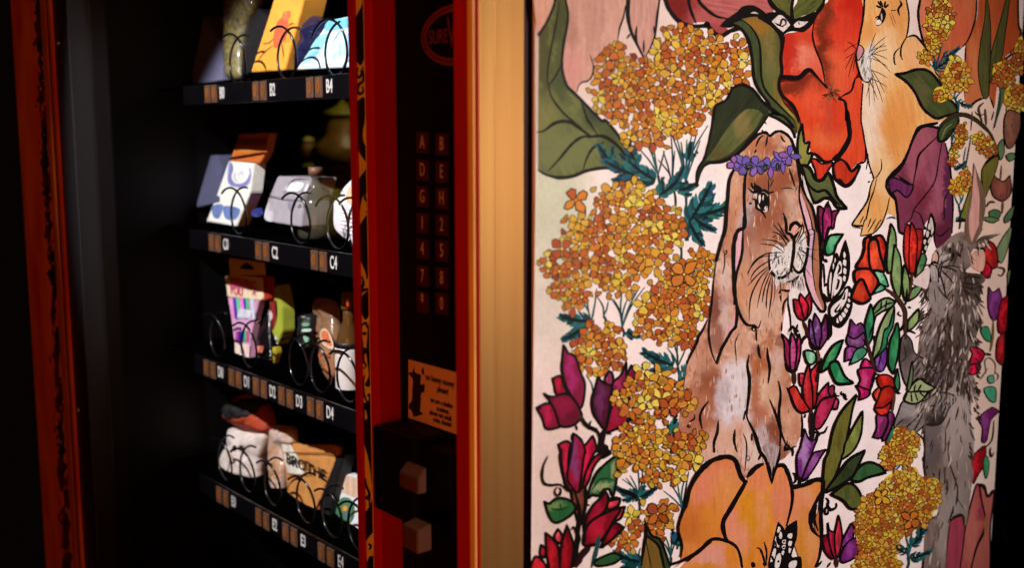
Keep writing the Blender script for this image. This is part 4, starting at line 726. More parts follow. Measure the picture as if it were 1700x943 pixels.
tulip('painted_tulip', 712, [('E1 1058,712* 1090,688 1120,740 1150,870 1120,865 1080,810', (120, 12, 34)), ('E1 1105,590* 1120,650 1165,680 1175,780 1165,868 1140,840 1112,730 1108,660', (150, 20, 50)), ('E1 1190,530* 1212,640 1215,740 1180,868 1160,790 1160,680', (176, 40, 60))], [('E1 1170,860 1175,943', 7, 7, (60, 24, 26))], 'small red tulip right of the orange poppy')
tulip('painted_tulip', 714, [('E1 1290,595* 1310,650 1290,730 1230,780 1210,770 1230,710', (130, 44, 130)), ('E1 1350,700* 1335,760 1340,840 1250,900 1205,890 1215,820 1270,735', (118, 30, 112), (150, 60, 150))], [], 'small violet tulip right of the orange poppy')
tulip('painted_tulip', 716, [('D2 62,0 150,0 172,60 150,125 60,128 25,70', (116, 62, 116), (150, 100, 150)), ('C2 60,800* 100,850 135,830 170,880 172,943 D2 160,10 90,60 30,30 C2 40,920', (110, 44, 110)), ('D2 25,130 100,130 90,200 12,238*', (128, 56, 118))], [('D2 150,60 200,130 210,200', 4)], 'violet rose-shaped flower near the right tulip stems', 3)
tulip('painted_tulip', 718, [('D2 165,220 190,225 240,285 220,300 140,290', (182, 30, 92)), ('D2 120,300 235,292 242,370 200,490 180,480 120,430 135,380', (190, 24, 98), (206, 70, 130)), ('D2 100,425 140,440 210,470 190,515 122,540* 130,480', (176, 20, 92))], [('D2 245,300 200,490', 3)], 'bright magenta rosebud near the right tulip stems', 3.4)
tulip('painted_tulip', 730, [('D2 265,365 320,340 385,365 398,440 340,430 290,445', (170, 30, 20)), ('D2 235,490 285,440 290,500 265,550', (186, 50, 34)), ('D2 270,540 300,460 360,430 400,470 385,540 310,600 250,600', (168, 28, 18), (190, 44, 28)), ('D2 245,605 310,600 372,560 350,640 290,660', (180, 36, 24))], [], 'deep red layered bloom below the tulip stems', 3)
tulip('painted_tulip', 728, [('D2 262,660 300,650 350,690 300,830 232,830* 262,760', (128, 40, 96)), ('D2 350,645 385,640 395,700 330,855 305,840 350,740', (106, 30, 84))], [], 'purple pointed bloom under the deep red one', 3)
tulip('painted_tulip', 722, [('D2 238,40* 255,120 245,240 265,305 310,310 340,230 335,120 290,150 280,60', (112, 52, 148), (150, 100, 180))], [('D2 300,170 270,290', 2.4)], 'narrow violet tulip between the green blades', 3)
f = fig('painted_right_leaves', 735, 'green blades and leaves of the right tulip group')
LG = (138, 162, 106); DG = (36, 116, 76)
for s_, c, hi, w in (('C2 375,50* 412,150 405,340 362,440 340,380 352,200', (116, 148, 90), (150, 172, 120), 3.4), ('C2 400,215* 450,330 452,560 430,630 380,500 385,350', (122, 154, 92), (146, 172, 112), 3.4), ('C2 480,370* 520,500 512,620 482,650 460,500', (104, 142, 78), (140, 164, 104), 3.4), ('C2 620,285 650,330 620,420 565,472* 580,380', (120, 146, 92), (60, 120, 76), 3), ('C2 510,660* 535,570 600,535 622,550* 575,620', (132, 152, 100), (100, 140, 84), 3.4),
  ('C2 238,440 290,420 330,470 355,545* 290,525', (72, 176, 128), (150, 210, 170), 3.4), ('C2 225,610* 290,530 325,565 270,590', (70, 160, 120), (120, 190, 150), 3.4), ('C2 410,665* 350,635 290,655 240,720 205,815* 300,745 375,710', (118, 150, 100), (150, 176, 130), 4), ('C2 218,680* 240,790 225,943 D2 195,110* C2 170,850', DG, (60, 150, 100), 3.4), ('C2 355,735 300,830 262,943 D2 222,240* 300,130 345,0 C2 400,710', (140, 164, 108), (160, 180, 130), 3.4), ('C2 400,712 390,850 350,943 D2 330,130 220,245* 290,140 320,0 C2 360,850', (34, 120, 82), (50, 140, 96), 3),
  ('C2 425,830 440,943 D2 425,200 392,335* 352,250 368,80 400,0', (36, 120, 74), (60, 150, 92), 3.4), ('D2 425,290* 442,400 432,468 402,410', (36, 110, 76), (50, 130, 90), 3), ('C2 592,718* 585,820 512,890 508,820 545,770', (138, 166, 100), (150, 174, 112), 3.4), ('D2 50,265* 90,160 150,125 185,160 140,220', (60, 140, 108), (90, 160, 130), 3), ('D2 385,760 405,780 370,900 335,870', (40, 120, 100), (50, 130, 110), 2),
  ('D1 925,155 1000,168 1012,230 975,262 940,240', (96, 184, 140), (170, 215, 180), 4), ('D1 1225,68* 1150,110 1085,210 1055,318 1130,262 1180,190', (44, 136, 82), (80, 160, 100), 4.5), ('D1 1118,262 1180,240 1235,350 1305,405* 1185,412 1140,350', (36, 130, 80), (70, 160, 110), 5), ('C1 1080,245 1110,160 1150,140 1225,135* 1170,220 1150,280 1100,297', (52, 150, 96), (110, 190, 140), 4.5),
  ('D1 1332,498* 1220,620 1150,760 1110,943 E1 1078,120 1070,345 1150,250 1212,90 1240,0 D1 1270,760 1300,600', (112, 108, 44), (90, 84, 34), 4.5), ('D1 1378,625* 1300,760 1240,880 1228,943 E1 1212,95 1310,20 D1 1365,800', (122, 132, 56), (140, 150, 80), 4), ('E1 1395,25* 1280,90 1190,200 1090,345 1200,300 1300,225 1350,130', (54, 68, 38), (40, 50, 28), 5), ('E2 60,255* 120,160 200,118 290,148 330,200* 200,235 120,270', (54, 100, 54), (40, 80, 40), 5), ('E1 1130,372* 1240,290 1310,298 1365,380 1378,475* 1285,482 1220,415', (92, 98, 44), (70, 80, 40), 5)):
    f.fill(s_, c, tuple(v*.8 for v in c), w=w, ang=85, su=.05, sv=.3, dabs=[(P(s_)[0][0]*.5+P(s_)[len(P(s_))//2][0]*.5, P(s_)[0][1]*.5+P(s_)[len(P(s_))//2][1]*.5, 5, 16, hi, .8)])
f.line('C2 330,560 400,610 450,670 485,740 485,850 490,943 D2 480,60', 8, 6, c=(60, 36, 30)); f.line('D2 180,50 215,180 250,320 290,340', 5, 4, c=(60, 34, 30)); f.line('D2 405,480 395,560 385,640', 5, 4, c=(84, 50, 44)); f.line('C2 540,430 535,520 510,640', 4, c=(70, 40, 30)); f.line('D2 450,0 480,-60', 4); f.line('D2 400,470 450,490', 4); f.line('C2 490,690 500,560', 4)
f.line('D1 980,640 985,800 975,870', 9, 8, c=(30, 18, 18)); f.line('D1 1030,330 1010,400', 6, c=(34, 20, 20)); f.line('D1 1015,330 1060,205', 4); f.line('C1 1058,250 1052,330', 7); f.line('C2 200,940 260,780', 3)
for s_ in ('C2 300,660 290,730', 'C2 340,650 330,720', 'C2 230,770 330,690 400,670'): f.line(s_, 3)
f.build(panel)
# scarlet blooms at the right
tulip('painted_scarlet_flower', 760, [('C2 205,165 240,175 245,300 250,410 205,400 200,300', (186, 40, 26)), ('C2 250,150* 300,150 335,225 330,310 312,400 280,300 262,200', (178, 36, 26)), ('C2 165,250 170,175 215,145* 205,290 212,405 105,395 145,315', (206, 56, 34)), ('C2 205,195 262,180 290,300 322,420 270,420 215,410 200,300', (208, 66, 38)), ('C2 95,420 200,408 245,450 272,520 212,612 165,530 98,510', (204, 58, 34)), ('C2 58,642* 100,530 150,490 195,590 212,640 150,678', (182, 36, 22), (206, 66, 36))], [('C2 215,150 250,185', 5)], 'large scarlet flower with folded petals near the right', 5)
tulip('painted_tulip', 395, [('C2 560,110 622,112 610,280 575,420 545,430 580,250', (150, 32, 26)), ('C2 500,62 520,80 540,260 540,432 510,430 475,300 480,110', (166, 30, 24)), ('C2 530,40* 562,100 580,200 560,430 520,430 515,240', (190, 36, 26))], [('C2 540,430 540,470', 7, 6, (40, 14, 14))], 'slender scarlet tulip hanging under the plum flower', 2.6)
# --- orange poppy at the bottom
f = fig('painted_orange_poppy', 800, 'big pale orange poppy at the bottom of the mural')
OP = (224, 142, 84); OG = (216, 142, 36); OK = (222, 132, 100)
f.fill('E1 0,380 60,230 180,110 300,75 385,110 430,250 465,275 350,480 290,600 310,715 200,715 90,800 0,880 X 1120,943 E0 1180,890 1190,760 1165,640 1200,530 1220,450 1250,330 1330,210', (216, 136, 76), (204, 112, 44), w=0, su=.025, sv=.15, dabs=[('E1 120,330', 14, 30, OK, .9), ('E1 280,220', 24, 20, OK, .8), ('E1 180,560', 22, 24, (216, 134, 50), .9), ('E1 80,700', 30, 16, (210, 128, 50), .8), ('E0 1240,600', 24, 30, (196, 108, 44), .8), ('E1 330,340', 20, 30, (222, 146, 80), .8)])
f.fill('E1 1055,330 1062,500 1050,700 1005,640 1010,560 1040,470', (206, 122, 60), w=0)
f.fill('E1 830,335 930,310 1060,255 1060,310 1000,450 968,560 985,640 1040,720 1025,880 1005,943 X 1353,960 1327,960 E1 900,943 820,700 770,640 820,450', (222, 138, 80), (212, 128, 54), w=0, su=.025, sv=.15, dabs=[('E1 900,380', 16, 14, (222, 150, 110), .8), ('E1 860,480', 12, 30, (224, 138, 96), .8), ('E1 930,800', 14, 50, (210, 136, 50), .9), ('E1 980,720', 10, 40, (222, 150, 90), .8)])
f.fill('E1 605,125 500,210 460,285 370,430 290,600 320,720 390,770 430,850 442,943 X 1234,960 1300,960 E1 700,943 760,700 805,540 825,400 810,250 765,155 720,150 690,220 665,290 630,190', (228, 142, 80), (214, 122, 44), w=0, su=.025, sv=.15,
  dabs=[('E1 480,620', 14, 60, OG, 1), ('E1 600,560', 10, 60, (226, 150, 90), .9), ('E1 660,480', 8, 40, (220, 144, 44), .8), ('E1 340,560', 12, 30, (226, 140, 112), .9), ('E1 550,260', 20, 16, (224, 134, 90), .8), ('E1 740,400', 14, 40, (222, 132, 98), .8), ('E1 520,850', 10, 30, (214, 130, 40), .8), ('E1 420,720', 14, 24, (224, 144, 110), .9), ('E1 600,800', 14, 30, (222, 134, 50), .8)])
f.fill('E1 0,895 100,815 200,725 320,745 390,800 432,943 X 1233,960 1130,960', (216, 140, 80), (212, 134, 60), w=0, su=.025, sv=.15, dabs=[('E1 200,860', 26, 20, (222, 150, 130), .9), ('E1 160,930', 20, 6, (208, 134, 30), .9), ('E1 350,850', 10, 20, (218, 130, 40), .8)])
f.line('E1 -10,470 20,330 90,200 180,115 300,75 380,105 420,220 460,275', 6, 10, tp=.8); f.line('E1 470,260 350,470 285,590 300,700 320,730', 9, 8, tp=.7); f.line('E1 475,235 540,160 605,128', 9, 8); f.line('E1 700,150 760,145 805,240 825,340 822,450 780,620', 9, 4, tp=.8)
f.line('E1 820,315 920,295 1000,258 1062,262 1065,330 1050,500 1055,700 1040,850 1005,943', 10, 5, tp=.8); f.line('E1 1060,330 990,480 968,560 985,650 1050,710', 9, 6); f.line('E1 1020,450 1000,560 1030,660', 4); f.line('E1 0,890 110,800 200,722 320,738 400,800 435,943', 7, 5, tp=.8)
f.line('E0 1414,120 1330,200 1255,320 1225,450 1190,520 1160,640 1190,760 1180,860', 7, 4, tp=.8); f.line('E0 1100,920 1200,885 1300,830 1414,730', 5, 9, tp=.8)
f.line('E1 545,790 575,800 605,880 610,943', 4); f.line('E1 605,740 625,820 622,910', 3.6); f.line('E1 515,900 525,943', 8); f.dot(*P('E1 612,915')[0][:2], 4, INK)
f.build(panel)
butterfly('painted_butterfly', 840, ['E1 715,585* 745,615 765,650 775,720 760,860 740,943 640,943 668,780 690,680', 'E1 862,572* 862,700 820,855 890,860 900,943 X 1331,960 1290,960 E1 720,943 760,800 770,650 800,610'],
  ['E1 720,620 735,640 720,670 708,660', 'E1 735,660 748,690 738,720 722,700', 'E1 695,700 705,720 725,780 690,770', 'E1 680,800 700,800 690,860 665,900 655,890', 'E1 700,860 730,830 738,880 720,943 690,943', 'E1 795,680 825,675 820,715 790,705', 'E1 800,735 825,738 815,775 795,765', 'E1 800,790 818,795 808,830 798,820', 'E1 750,730 775,725 770,760 748,750', 'E1 748,770 772,768 765,800 745,790', 'E1 745,815 765,812 755,845 742,835', 'E1 800,943 810,900 860,890 850,943'],
  [('E1 700,710 720,770', 3), ('E1 690,730 705,790', 3), ('E1 752,745 772,735', 3), ('E1 748,788 770,780', 3), ('E1 710,890 725,900', 4), ('E1 665,850 680,890', 4)], 'black and white butterfly resting on the orange poppy')
# right-hand heads of yellow blossoms
for lv, sp in ((770, 'E2 350,225 450,180 560,155 620,240 740,255 752,420 700,520 640,600 560,650 500,690 430,720 420,850 460,943 X 1500,960 1405,960 E2 60,943 130,830 100,700 105,520 170,400 270,330'), (776, 'D2 400,770 440,760 540,800 605,850 E2 590,0 520,125 400,135 340,170 300,60 D2 310,910 370,880')):
    f = cluster(lv, sp, .66, .42, lump=(216, 168, 52), ink=(90, 56, 14), label='dense head of small yellow blossoms at the lower right' if lv == 770 else None)
    if lv == 770:
        f.l += 30; bold(f, *P('E2 300,390')[0][:2], [(220, 150, 40), (222, 160, 40)], .7); bold(f, *P('E2 530,570')[0][:2], [(196, 100, 30), (210, 116, 34)], .8)
    f.build(panel)
for root, tops, base in (('E2 510,860', 'E2 490,690;E2 540,650;E2 620,640;E2 420,740', 'E2 500,960'), ('E2 400,190', 'E2 370,150;E2 430,140;E2 460,120', 'E2 400,210')): f = fig('painted_stem', 766); stems(f, root, tops, 2.4, base); f.build(panel)
for sp, an, L, n in (('E2 540,770', 310, 26, 7), ('E2 490,830', 215, 24, 6), ('E2 530,870', 340, 26, 7), ('E2 600,690', 280, 16, 5)): f = fig('painted_fern_leaf', 768); fronds(f, sp, an, L*.8, n, 3.2); f.build(panel)
# --- grey rabbit
f = fig('painted_grey_rabbit', 500, 'shaggy grey rabbit holding a leaf at the right side')
GY = (132, 112, 104); GK = (54, 38, 32); GW = (166, 146, 138)
gb = 'C2 715,275 780,215 850,150 940,118 1000,215 1090,150 1240,130* 1120,190 1020,250 990,330 1000,380 960,430 1080,450 1110,500 1050,560 1080,650 1040,720 1080,800 1040,943 D2 1060,60 1030,120 990,130 975,330 1025,360 1060,548* 1010,520 1000,700 1025,830 1020,943 E2 1030,40 1000,110 1020,200 1005,300 960,610 930,530 850,550 820,660 800,943 X 1570,960 1525,960 E2 630,943 640,700 690,560 745,500 750,270 690,262 640,225 632,100 D2 640,880 632,740 680,720 560,640 C2 600,943 650,780 680,700 655,600 680,480 730,370'
f.fill(gb, GY, (100, 82, 76), w=0, ang=82, su=.03, sv=.22, dabs=[('C2 850,200', 24, 16, (136, 120, 110), .8), ('C2 740,330', 10, 16, (186, 170, 164), .8), ('C2 740,500', 16, 36, (178, 166, 162), .8), ('C2 880,420', 20, 20, (116, 100, 96), .8), ('C2 1000,500', 20, 20, (60, 46, 40), .9), ('C2 1000,700', 20, 40, (72, 58, 52), .9), ('C2 960,850', 20, 40, (92, 80, 76), .8), ('C2 760,720', 16, 40, (140, 128, 124), .8), ('C2 850,300', 10, 14, (92, 78, 70), .8), ('C2 1080,170', 30, 6, (74, 56, 44), .9),
  ('D2 700,100', 12, 40, (126, 114, 112), .8), ('D2 820,250', 24, 60, (74, 58, 52), .9), ('D2 900,600', 30, 50, (170, 154, 148), .9), ('D2 700,800', 16, 30, (104, 92, 92), .8), ('D2 900,850', 24, 40, (166, 150, 144), .9), ('E2 700,100', 14, 24, (96, 84, 82), .9), ('E2 950,300', 20, 60, (140, 124, 118), .8), ('E2 780,600', 10, 60, (156, 142, 134), .8), ('E2 870,450', 14, 30, (150, 138, 134), .8)])
# long ear up the right side
f.fill('B2 1020,420* 1050,500 1100,640 1115,760 1085,943 C2 1100,80 1010,220 955,160 960,0 B2 980,760 1005,600', (116, 92, 76), (92, 72, 60), w=0); f.fill('B2 1028,460 1045,560 1065,700 1060,880 C2 1060,60 1005,200* 985,110 985,0 B2 1005,700', (206, 150, 140), (186, 130, 122), w=0)
# paws
f.fill('D2 462,45 490,28 535,80 560,170 650,232 700,300 790,400 720,440 640,380 580,370 520,430 480,400 442,250 448,110', (112, 100, 98), (90, 80, 78), w=2.6, dabs=[('D2 500,160', 8, 22, (72, 62, 60), .8), ('D2 600,300', 20, 20, (118, 106, 106), .8)])
f.fill('D2 470,550 560,565 650,540 740,480 860,500 880,540 830,600 790,690 740,735 650,730 600,770 540,812 470,775 405,755 400,720 430,640', (132, 120, 117), (104, 94, 92), w=2.4, ang=20, dabs=[('D2 520,620', 20, 14, (152, 142, 140), .8), ('D2 740,700', 20, 7, (52, 42, 40), .9), ('D2 480,700', 12, 8, (96, 86, 86), .8), ('D2 800,560', 14, 12, (138, 128, 124), .7)])
for s_, w in (('D2 410,745 470,690', 3), ('D2 470,775 540,710', 3), ('D2 540,800 600,700', 3), ('D2 405,755 470,770 540,812', 3.4), ('D2 640,600 720,580', 2), ('D2 870,530 800,600 770,690', 3), ('D2 640,730 740,735', 6), ('D2 800,760 800,943', 2), ('D2 630,740 640,870', 2.6), ('D2 570,790 630,850 640,943', 3), ('E2 640,0 635,150 660,262 700,250', 4), ('E2 820,0 830,120 890,300 895,400 940,480', 2.6), ('E2 800,150 790,300', 2), ('E2 850,550 930,530 945,620', 4), ('E2 700,200 715,230', 3), ('D2 470,90 490,200 440,250', 2.4), ('D2 600,220 640,290', 2), ('E2 690,560 720,550', 3)): f.line(s_, w, c=(44, 32, 30))
# shaggy strokes
gp = spline(P(gb), True)
for i in range(1100):
    x, y = random.uniform(1525, 1636), random.uniform(395, 940)
    if not inside(gp, x, y): continue
    low = y > 690
    if low and random.random() < .8: continue
    a = (95+(x-1580)*-.35) if y > 520 else (120-(x-1560)*.9+random.uniform(-14, 14))
    f.l += .01
    f.stroke(x, y, a+random.uniform(-10, 10), random.uniform(8, 26), random.uniform(1, 3.2), random.choice((GK, (44, 32, 28), (90, 76, 70), GW, (186, 170, 162), (82, 64, 58), (60, 46, 40))), bend=random.uniform(-15, 15))
for i in range(70):
    x, y = random.choice((P('D2 %d,%d' % (random.uniform(650, 1000), random.uniform(60, 420))),))[0][:2]
    f.l += .01; f.stroke(x, y, random.uniform(96, 112), random.uniform(14, 30), random.uniform(1.6, 3.4), random.choice((GK, (54, 42, 38), (80, 66, 62))))
for i in range(60):
    y = random.uniform(480, 760); x = 1400+(1060 if y < 700 else 1010)/ZOOM+random.uniform(-8, 0); f.l += .01; f.stroke(x, y, random.uniform(20, 70), random.uniform(5, 12), 2, random.choice((GK, (50, 36, 32))))
for i in range(34):
    f.l += .02; a = random.uniform(0, 1); f.stroke(*P('C2 %d,%d' % (650-40*a+random.uniform(-10, 20), 500+420*a))[0][:2], random.uniform(110, 150), random.uniform(6, 14), 1.8, (66, 54, 50))
# face
f.fill('F3 620,270 655,260 690,300 710,345 670,400 620,415 610,340', (70, 56, 50), w=0); f.fill('F3 625,330 650,300 665,345 640,400', (26, 18, 18), w=0); f.fill('F3 590,330 615,320 612,360 590,370', (196, 182, 176), w=0); f.line('F3 620,270 600,240', 3); f.line('F3 700,300 740,360', 3)
f.fill('F3 392,330 420,290 445,320 450,400 420,440 375,420', (206, 166, 146), (186, 146, 130), w=0); f.line('F3 425,290 445,310 460,370 445,440', 3); f.line('F3 360,460 400,430 440,450', 4)
f.fill('F3 345,480 420,480 450,560 450,680 400,730 355,660', (190, 176, 174), (120, 106, 104), w=2.2, su=.06, sv=.3); f.line('F3 345,480 340,620 370,720 410,740 450,690', 3)
f.fill('F3 350,700 450,700 560,940 500,1100 400,1100 330,900', (146, 132, 128), (112, 100, 96), w=0, su=.06, sv=.3)
for s_, w in (('F3 345,465 280,490 260,510', 1.6), ('F3 350,490 250,600 120,700', 2), ('F3 340,510 200,700', 1.4), ('F3 335,540 300,780', 1.5), ('F3 350,460 200,480', 1.3), ('F3 450,470 600,400 640,430', 2.4), ('F3 450,490 600,510 700,560', 2.8), ('F3 470,510 600,640 660,720', 2), ('F3 460,540 520,720 560,900', 2.4), ('F3 480,500 600,480 760,500', 2), ('F3 440,740 520,860 600,930', 2.6), ('F3 400,780 420,943', 1.6), ('F3 780,640 870,620 1020,640', 3.6), ('F3 770,700 900,720 1000,700', 3), ('F3 740,740 900,780 980,760', 2.4), ('F3 780,790 900,860', 2), ('F3 330,770 290,860 330,943', 4)): f.line(s_, w, c=(44, 32, 30))
f.fill('F3 120,700 250,560 335,500 340,640 300,780 230,760', (222, 200, 196), (206, 182, 178), w=0, lv=0)
# the held leaf
f.fill('F4 262,405 300,310 360,225 425,188 490,230 585,275* 500,340 430,420 345,445', (164, 176, 128), (140, 152, 106), w=3.4); f.line('F4 285,325 400,315 500,315 580,275', 4.5, 3)
for s_ in ('F4 400,312 440,240', 'F4 360,315 375,240', 'F4 330,330 340,430', 'F4 370,325 400,420', 'F4 420,325 465,370', 'F4 490,310 500,345'): f.line(s_, 3)
f.fill('F4 290,300 310,160 345,0 350,160 320,290', (104, 124, 78), w=2.4); f.line('F4 265,400 300,300', 3)
f.build(panel)
# --- blurred blooms along the far edge
tulip('painted_tulip', 480, [('B2 1258,150 1265,60 1300,10 1385,40* 1385,150 1335,285 1290,308 1262,240', (132, 84, 66), (150, 96, 76))], [], 'brown-pink tulip at the far right edge, upper one', 2)
tulip('painted_tulip', 482, [('B2 1155,610 1175,520* 1250,570 1305,520* 1315,650 1255,722 1180,690', (128, 68, 58), (150, 80, 66))], [('B2 1250,720 1245,820', 4, 3, (96, 66, 50)), ('B2 1230,570 1240,440', 3, 2, (90, 80, 50))], 'brown-pink tulip at the far right edge, lower one', 2)
tulip('painted_tulip', 484, [('C2 1140,185* 1195,240 1205,385 1140,400 1110,330 1105,260', (156, 26, 24)), ('C2 1080,425 1100,350 1160,400 1145,478* 1105,470', (146, 14, 34))], [('C2 1050,240 1110,250', 4), ('C2 1190,390 1260,410 1240,460 1210,450', 4, 3, (60, 40, 30))], 'dark red bloom beside the grey rabbit ear', 2.4)
tulip('painted_tulip', 486, [('C2 1138,545* 1172,590 1220,555* 1240,660 1195,805 1152,780 1132,680', (112, 44, 112), (134, 60, 130))], [('C2 1175,800 1170,943 D2 1150,160', 4, 4, (110, 80, 50))], 'violet tulip at the far right edge', 2)
tulip('painted_tulip', 488, [('C2 1235,660 1290,615* 1285,760 1268,905 1215,900 1210,800', (150, 14, 28))], [], 'red bloom cut by the far right edge', 2)
tulip('painted_tulip', 490, [('D2 990,128 1060,132 1105,180 1060,260 990,250 1010,180', (166, 14, 50)), ('D2 975,280 1060,250 1070,300 1010,345 968,310', (176, 16, 52))], [('D2 1100,175 1160,185', 4)], 'crimson bloom behind the shoulder of the grey rabbit', 2.4)
tulip('painted_tulip', 492, [('D2 1212,60 1265,0* 1255,250 1200,220 1198,130', (150, 22, 30))], [], 'red bloom at the far right edge, lower one', 2)
tulip('painted_tulip', 494, [('D2 1060,690 1100,640 1165,595* 1215,630 1155,700 1120,860 1085,860 1090,760', (112, 30, 96), (140, 60, 130))], [('D2 1180,700 1160,860 1060,943', 2.4)], 'purple bloom at the far right edge, lowest one', 2)
tulip('painted_tulip', 478, [('E2 1110,-10 1105,130 1060,210 1022,285* 985,215* 1005,150 970,105 1020,60', (150, 16, 28))], [], 'jagged dark red petals behind the grey rabbit foot', 2)
f = fig('painted_edge_leaves', 476)
for s_, c in (('B2 1275,365 1330,345 1345,385 1300,412', (84, 122, 78)), ('B2 1140,815 1190,790 1235,820 1180,895', (74, 112, 76)), ('B2 1262,850 1335,760 1320,850 1270,895', (84, 110, 74)), ('B2 1210,300 1250,240 1260,340 1230,400', (92, 122, 84)), ('C2 1200,260 1310,80 1300,200 1240,360', (124, 142, 100)), ('C2 1075,880 1130,860 1155,943 D2 1150,85* 1105,60', (50, 140, 96)), ('C2 1285,440 1310,420 1290,540', (100, 120, 80)), ('D2 1130,360 1170,345 1180,400 1140,405', (90, 160, 130)), ('D2 1103,450 1188,442 1192,552 1140,535', (74, 156, 118)), ('E2 1100,90 1125,70 1142,140 1120,245 1100,180', (60, 150, 100)),
  ('B2 1100,450 1210,375 1190,500 1110,700* 1085,560', (104, 98, 40)), ('B2 915,850* 960,720 1005,610 985,860', (114, 114, 40)), ('C2 1090,10 1150,0 1220,20 1160,45', (96, 120, 76))): f.fill(s_, c, w=1.6)
f.line('B2 1100,450 1160,380 1215,360', 4); f.line('B2 880,880 990,870', 5); f.line('D2 1120,330 1110,230 1150,210 1190,260 1185,340', 2, c=(96, 80, 66)); f.line('D2 1070,380 1100,340 1130,290', 2, c=(96, 80, 66)); f.line('D2 1190,320 1215,350 1200,390', 2, c=(96, 70, 60)); f.line('B2 1120,770 1150,730 1190,735', 4, c=(60, 50, 34)); f.line('C2 1010,235 1060,245', 3)
f.fill('C2 990,340 1040,260 1110,290 1090,420 1020,400', (218, 164, 146), w=0)
f.build(panel)
f = fig('painted_pink_petals', 470, 'dusty pink petals in the bottom right corner')
f.fill('E2 840,575 930,540 955,620 925,943 X 1596,960 1570,960 E2 800,900 822,670', (162, 62, 82), (140, 50, 68), w=3)
f.fill('E2 1050,285 1085,400 1115,560 1095,660 1040,780 1005,943 X 1612,960 1594,960 E2 935,800 955,640 1005,420', (172, 84, 80), (160, 70, 74), w=2.4, dabs=[('E2 1070,430', 8, 50, (150, 50, 68), .9), ('E2 1010,680', 12, 50, (186, 104, 92), .9)])
f.fill('E2 1070,300 1105,335 1130,385 1180,340 1165,500 1150,640 X 1641,960 1612,960 E2 1040,800 1100,670 1110,560 1080,400', (178, 98, 88), (160, 84, 76), w=3); f.line('E2 1050,288 1100,300 1130,385 1185,335', 5, c=(40, 22, 22)); f.fill('E2 1105,560 1120,530 1130,620 1105,680', (160, 104, 50), w=0)
f.fill('E2 690,555* 735,640 762,760 760,943 X 1561,960 1530,960 E2 620,943 650,750', (56, 62, 34), (40, 44, 26), w=3); f.fill('E2 712,800 730,740 745,850 735,943 705,943', (130, 120, 76), w=0); f.line('E2 690,560 710,700 700,943', 3)
f.build(panel)
# ================================================================= cabinet and door
XP = .0223; YL = .95; YS = .8526; Z0 = ZB; Z1 = ZT
def fy(px_, X=0.0): return front(px_, 471.5, X).y
m_black = mat('black_enamel', (6, 5, 6), spec=.25, rough=.5, var=.2, scale=30, bump=.01)
m_void = mat('matt_black', (2, 2, 2), spec=.0, rough=.9, var=.2, bump=0)
m_red = mat('red_paint', (184, 14, 6), rough=.45, var=.16, scale=18, bump=.03, stretch=(1, 1, .15), spec=.2)
m_redd = mat('dark_red_paint', (192, 24, 6), rough=.4, var=.2, scale=18, bump=.03, stretch=(1, 1, .15), spec=.2)
m_gold = mat('gold_painted_wood', (206, 150, 86), metal=.86, rough=.46, var=.07, scale=24, bump=.035, stretch=(3, 3, .12), spec=.45, col2=(196, 134, 72))
m_bead = mat('ochre_bead', (255, 196, 110), rough=.4, var=.1, bump=.02, stretch=(1, 1, .2))
m_ochre = mat('ochre_paint', (255, 214, 70), rough=.5, var=.12, scale=30, bump=.02)
m_orange = mat('worn_orange_paint', (255, 120, 30), rough=.5, var=.2, scale=22, bump=.04, stretch=(1, 1, .3), col2=(214, 40, 10))
m_steel = mat('dark_steel', (7, 7, 8), rough=.5, metal=.1, var=.15, bump=.01)
m_wire = mat('spring_steel', (70, 68, 72), rough=.18, metal=.9, var=.2, bump=0)
m_screw = mat('bright_screw', (210, 206, 200), rough=.25, metal=.9, bump=0)
mb = MB(); mb.box((.0545, .012, Z0), (BX1-.004, .92, Z1)); mb.build('cabinet', m_void, machine)
cab = [o for o in bpy.data.objects if o.name == 'cabinet'][0]
# the cabinet is a hollow shell: cut the bay open with separate walls instead
bpy.data.objects.remove(cab)
mb = MB()
mb.box((.0545, .012, Z0), (BX1-.004, .030, Z1)); mb.box((.62, .030, Z0), (BX1-.004, 1.08, Z1)); mb.box((.05, YL, Z0), (.62, 1.08, Z1))
mb.box((.05, .030, Z1-.03), (.62, YL, Z1)); mb.box((.05, .030, Z0), (.62, YL, Z0+.03)); mb.build('cabinet', m_void, machine, label='black enamelled cabinet shell behind the door')
mb = MB(); mb.box((.03, YL-.003, Z0+.03), (.60, YL-.0005, Z1-.03)); mb.build('inner_wall', m_black, machine)
mb = MB(); mb.box((.046, .004, Z0), (.0544, .03, Z1)); mb.build('door_gap_strip', mat('dark_gap_strip', (52, 10, 8), rough=.6, bump=0), machine)  # dark strip in the open gap behind the door, its shade given as colour
# corner post: gold side, dark red front with an ochre bead
mb = MB(); mb.box((.0, -.0012, Z0), (.0152, .0, Z1), .0005).box((.0156, -.0002, Z0), (.0450, .010, Z1), .0008).box((.0004, .0004, Z0), (.045, .0275, Z1))
post = mb.build('corner_post', m_gold, machine, label='gold painted corner post of the door')
mb = MB(); mb.box((-.0016, fy(782), Z0), (.0, .0268, Z1), .0004); mb.build('front_strip', m_redd, machine)
mb = MB(); mb.box((-.003, fy(792.5), Z0), (.0, fy(782.5), Z1), .0012); mb.build('bead', m_bead, machine)
mb = MB(); mb.box((-.0014, -.0008, Z0), (.0, fy(793), Z1), .0004); mb.build('edge_strip', m_redd, machine)
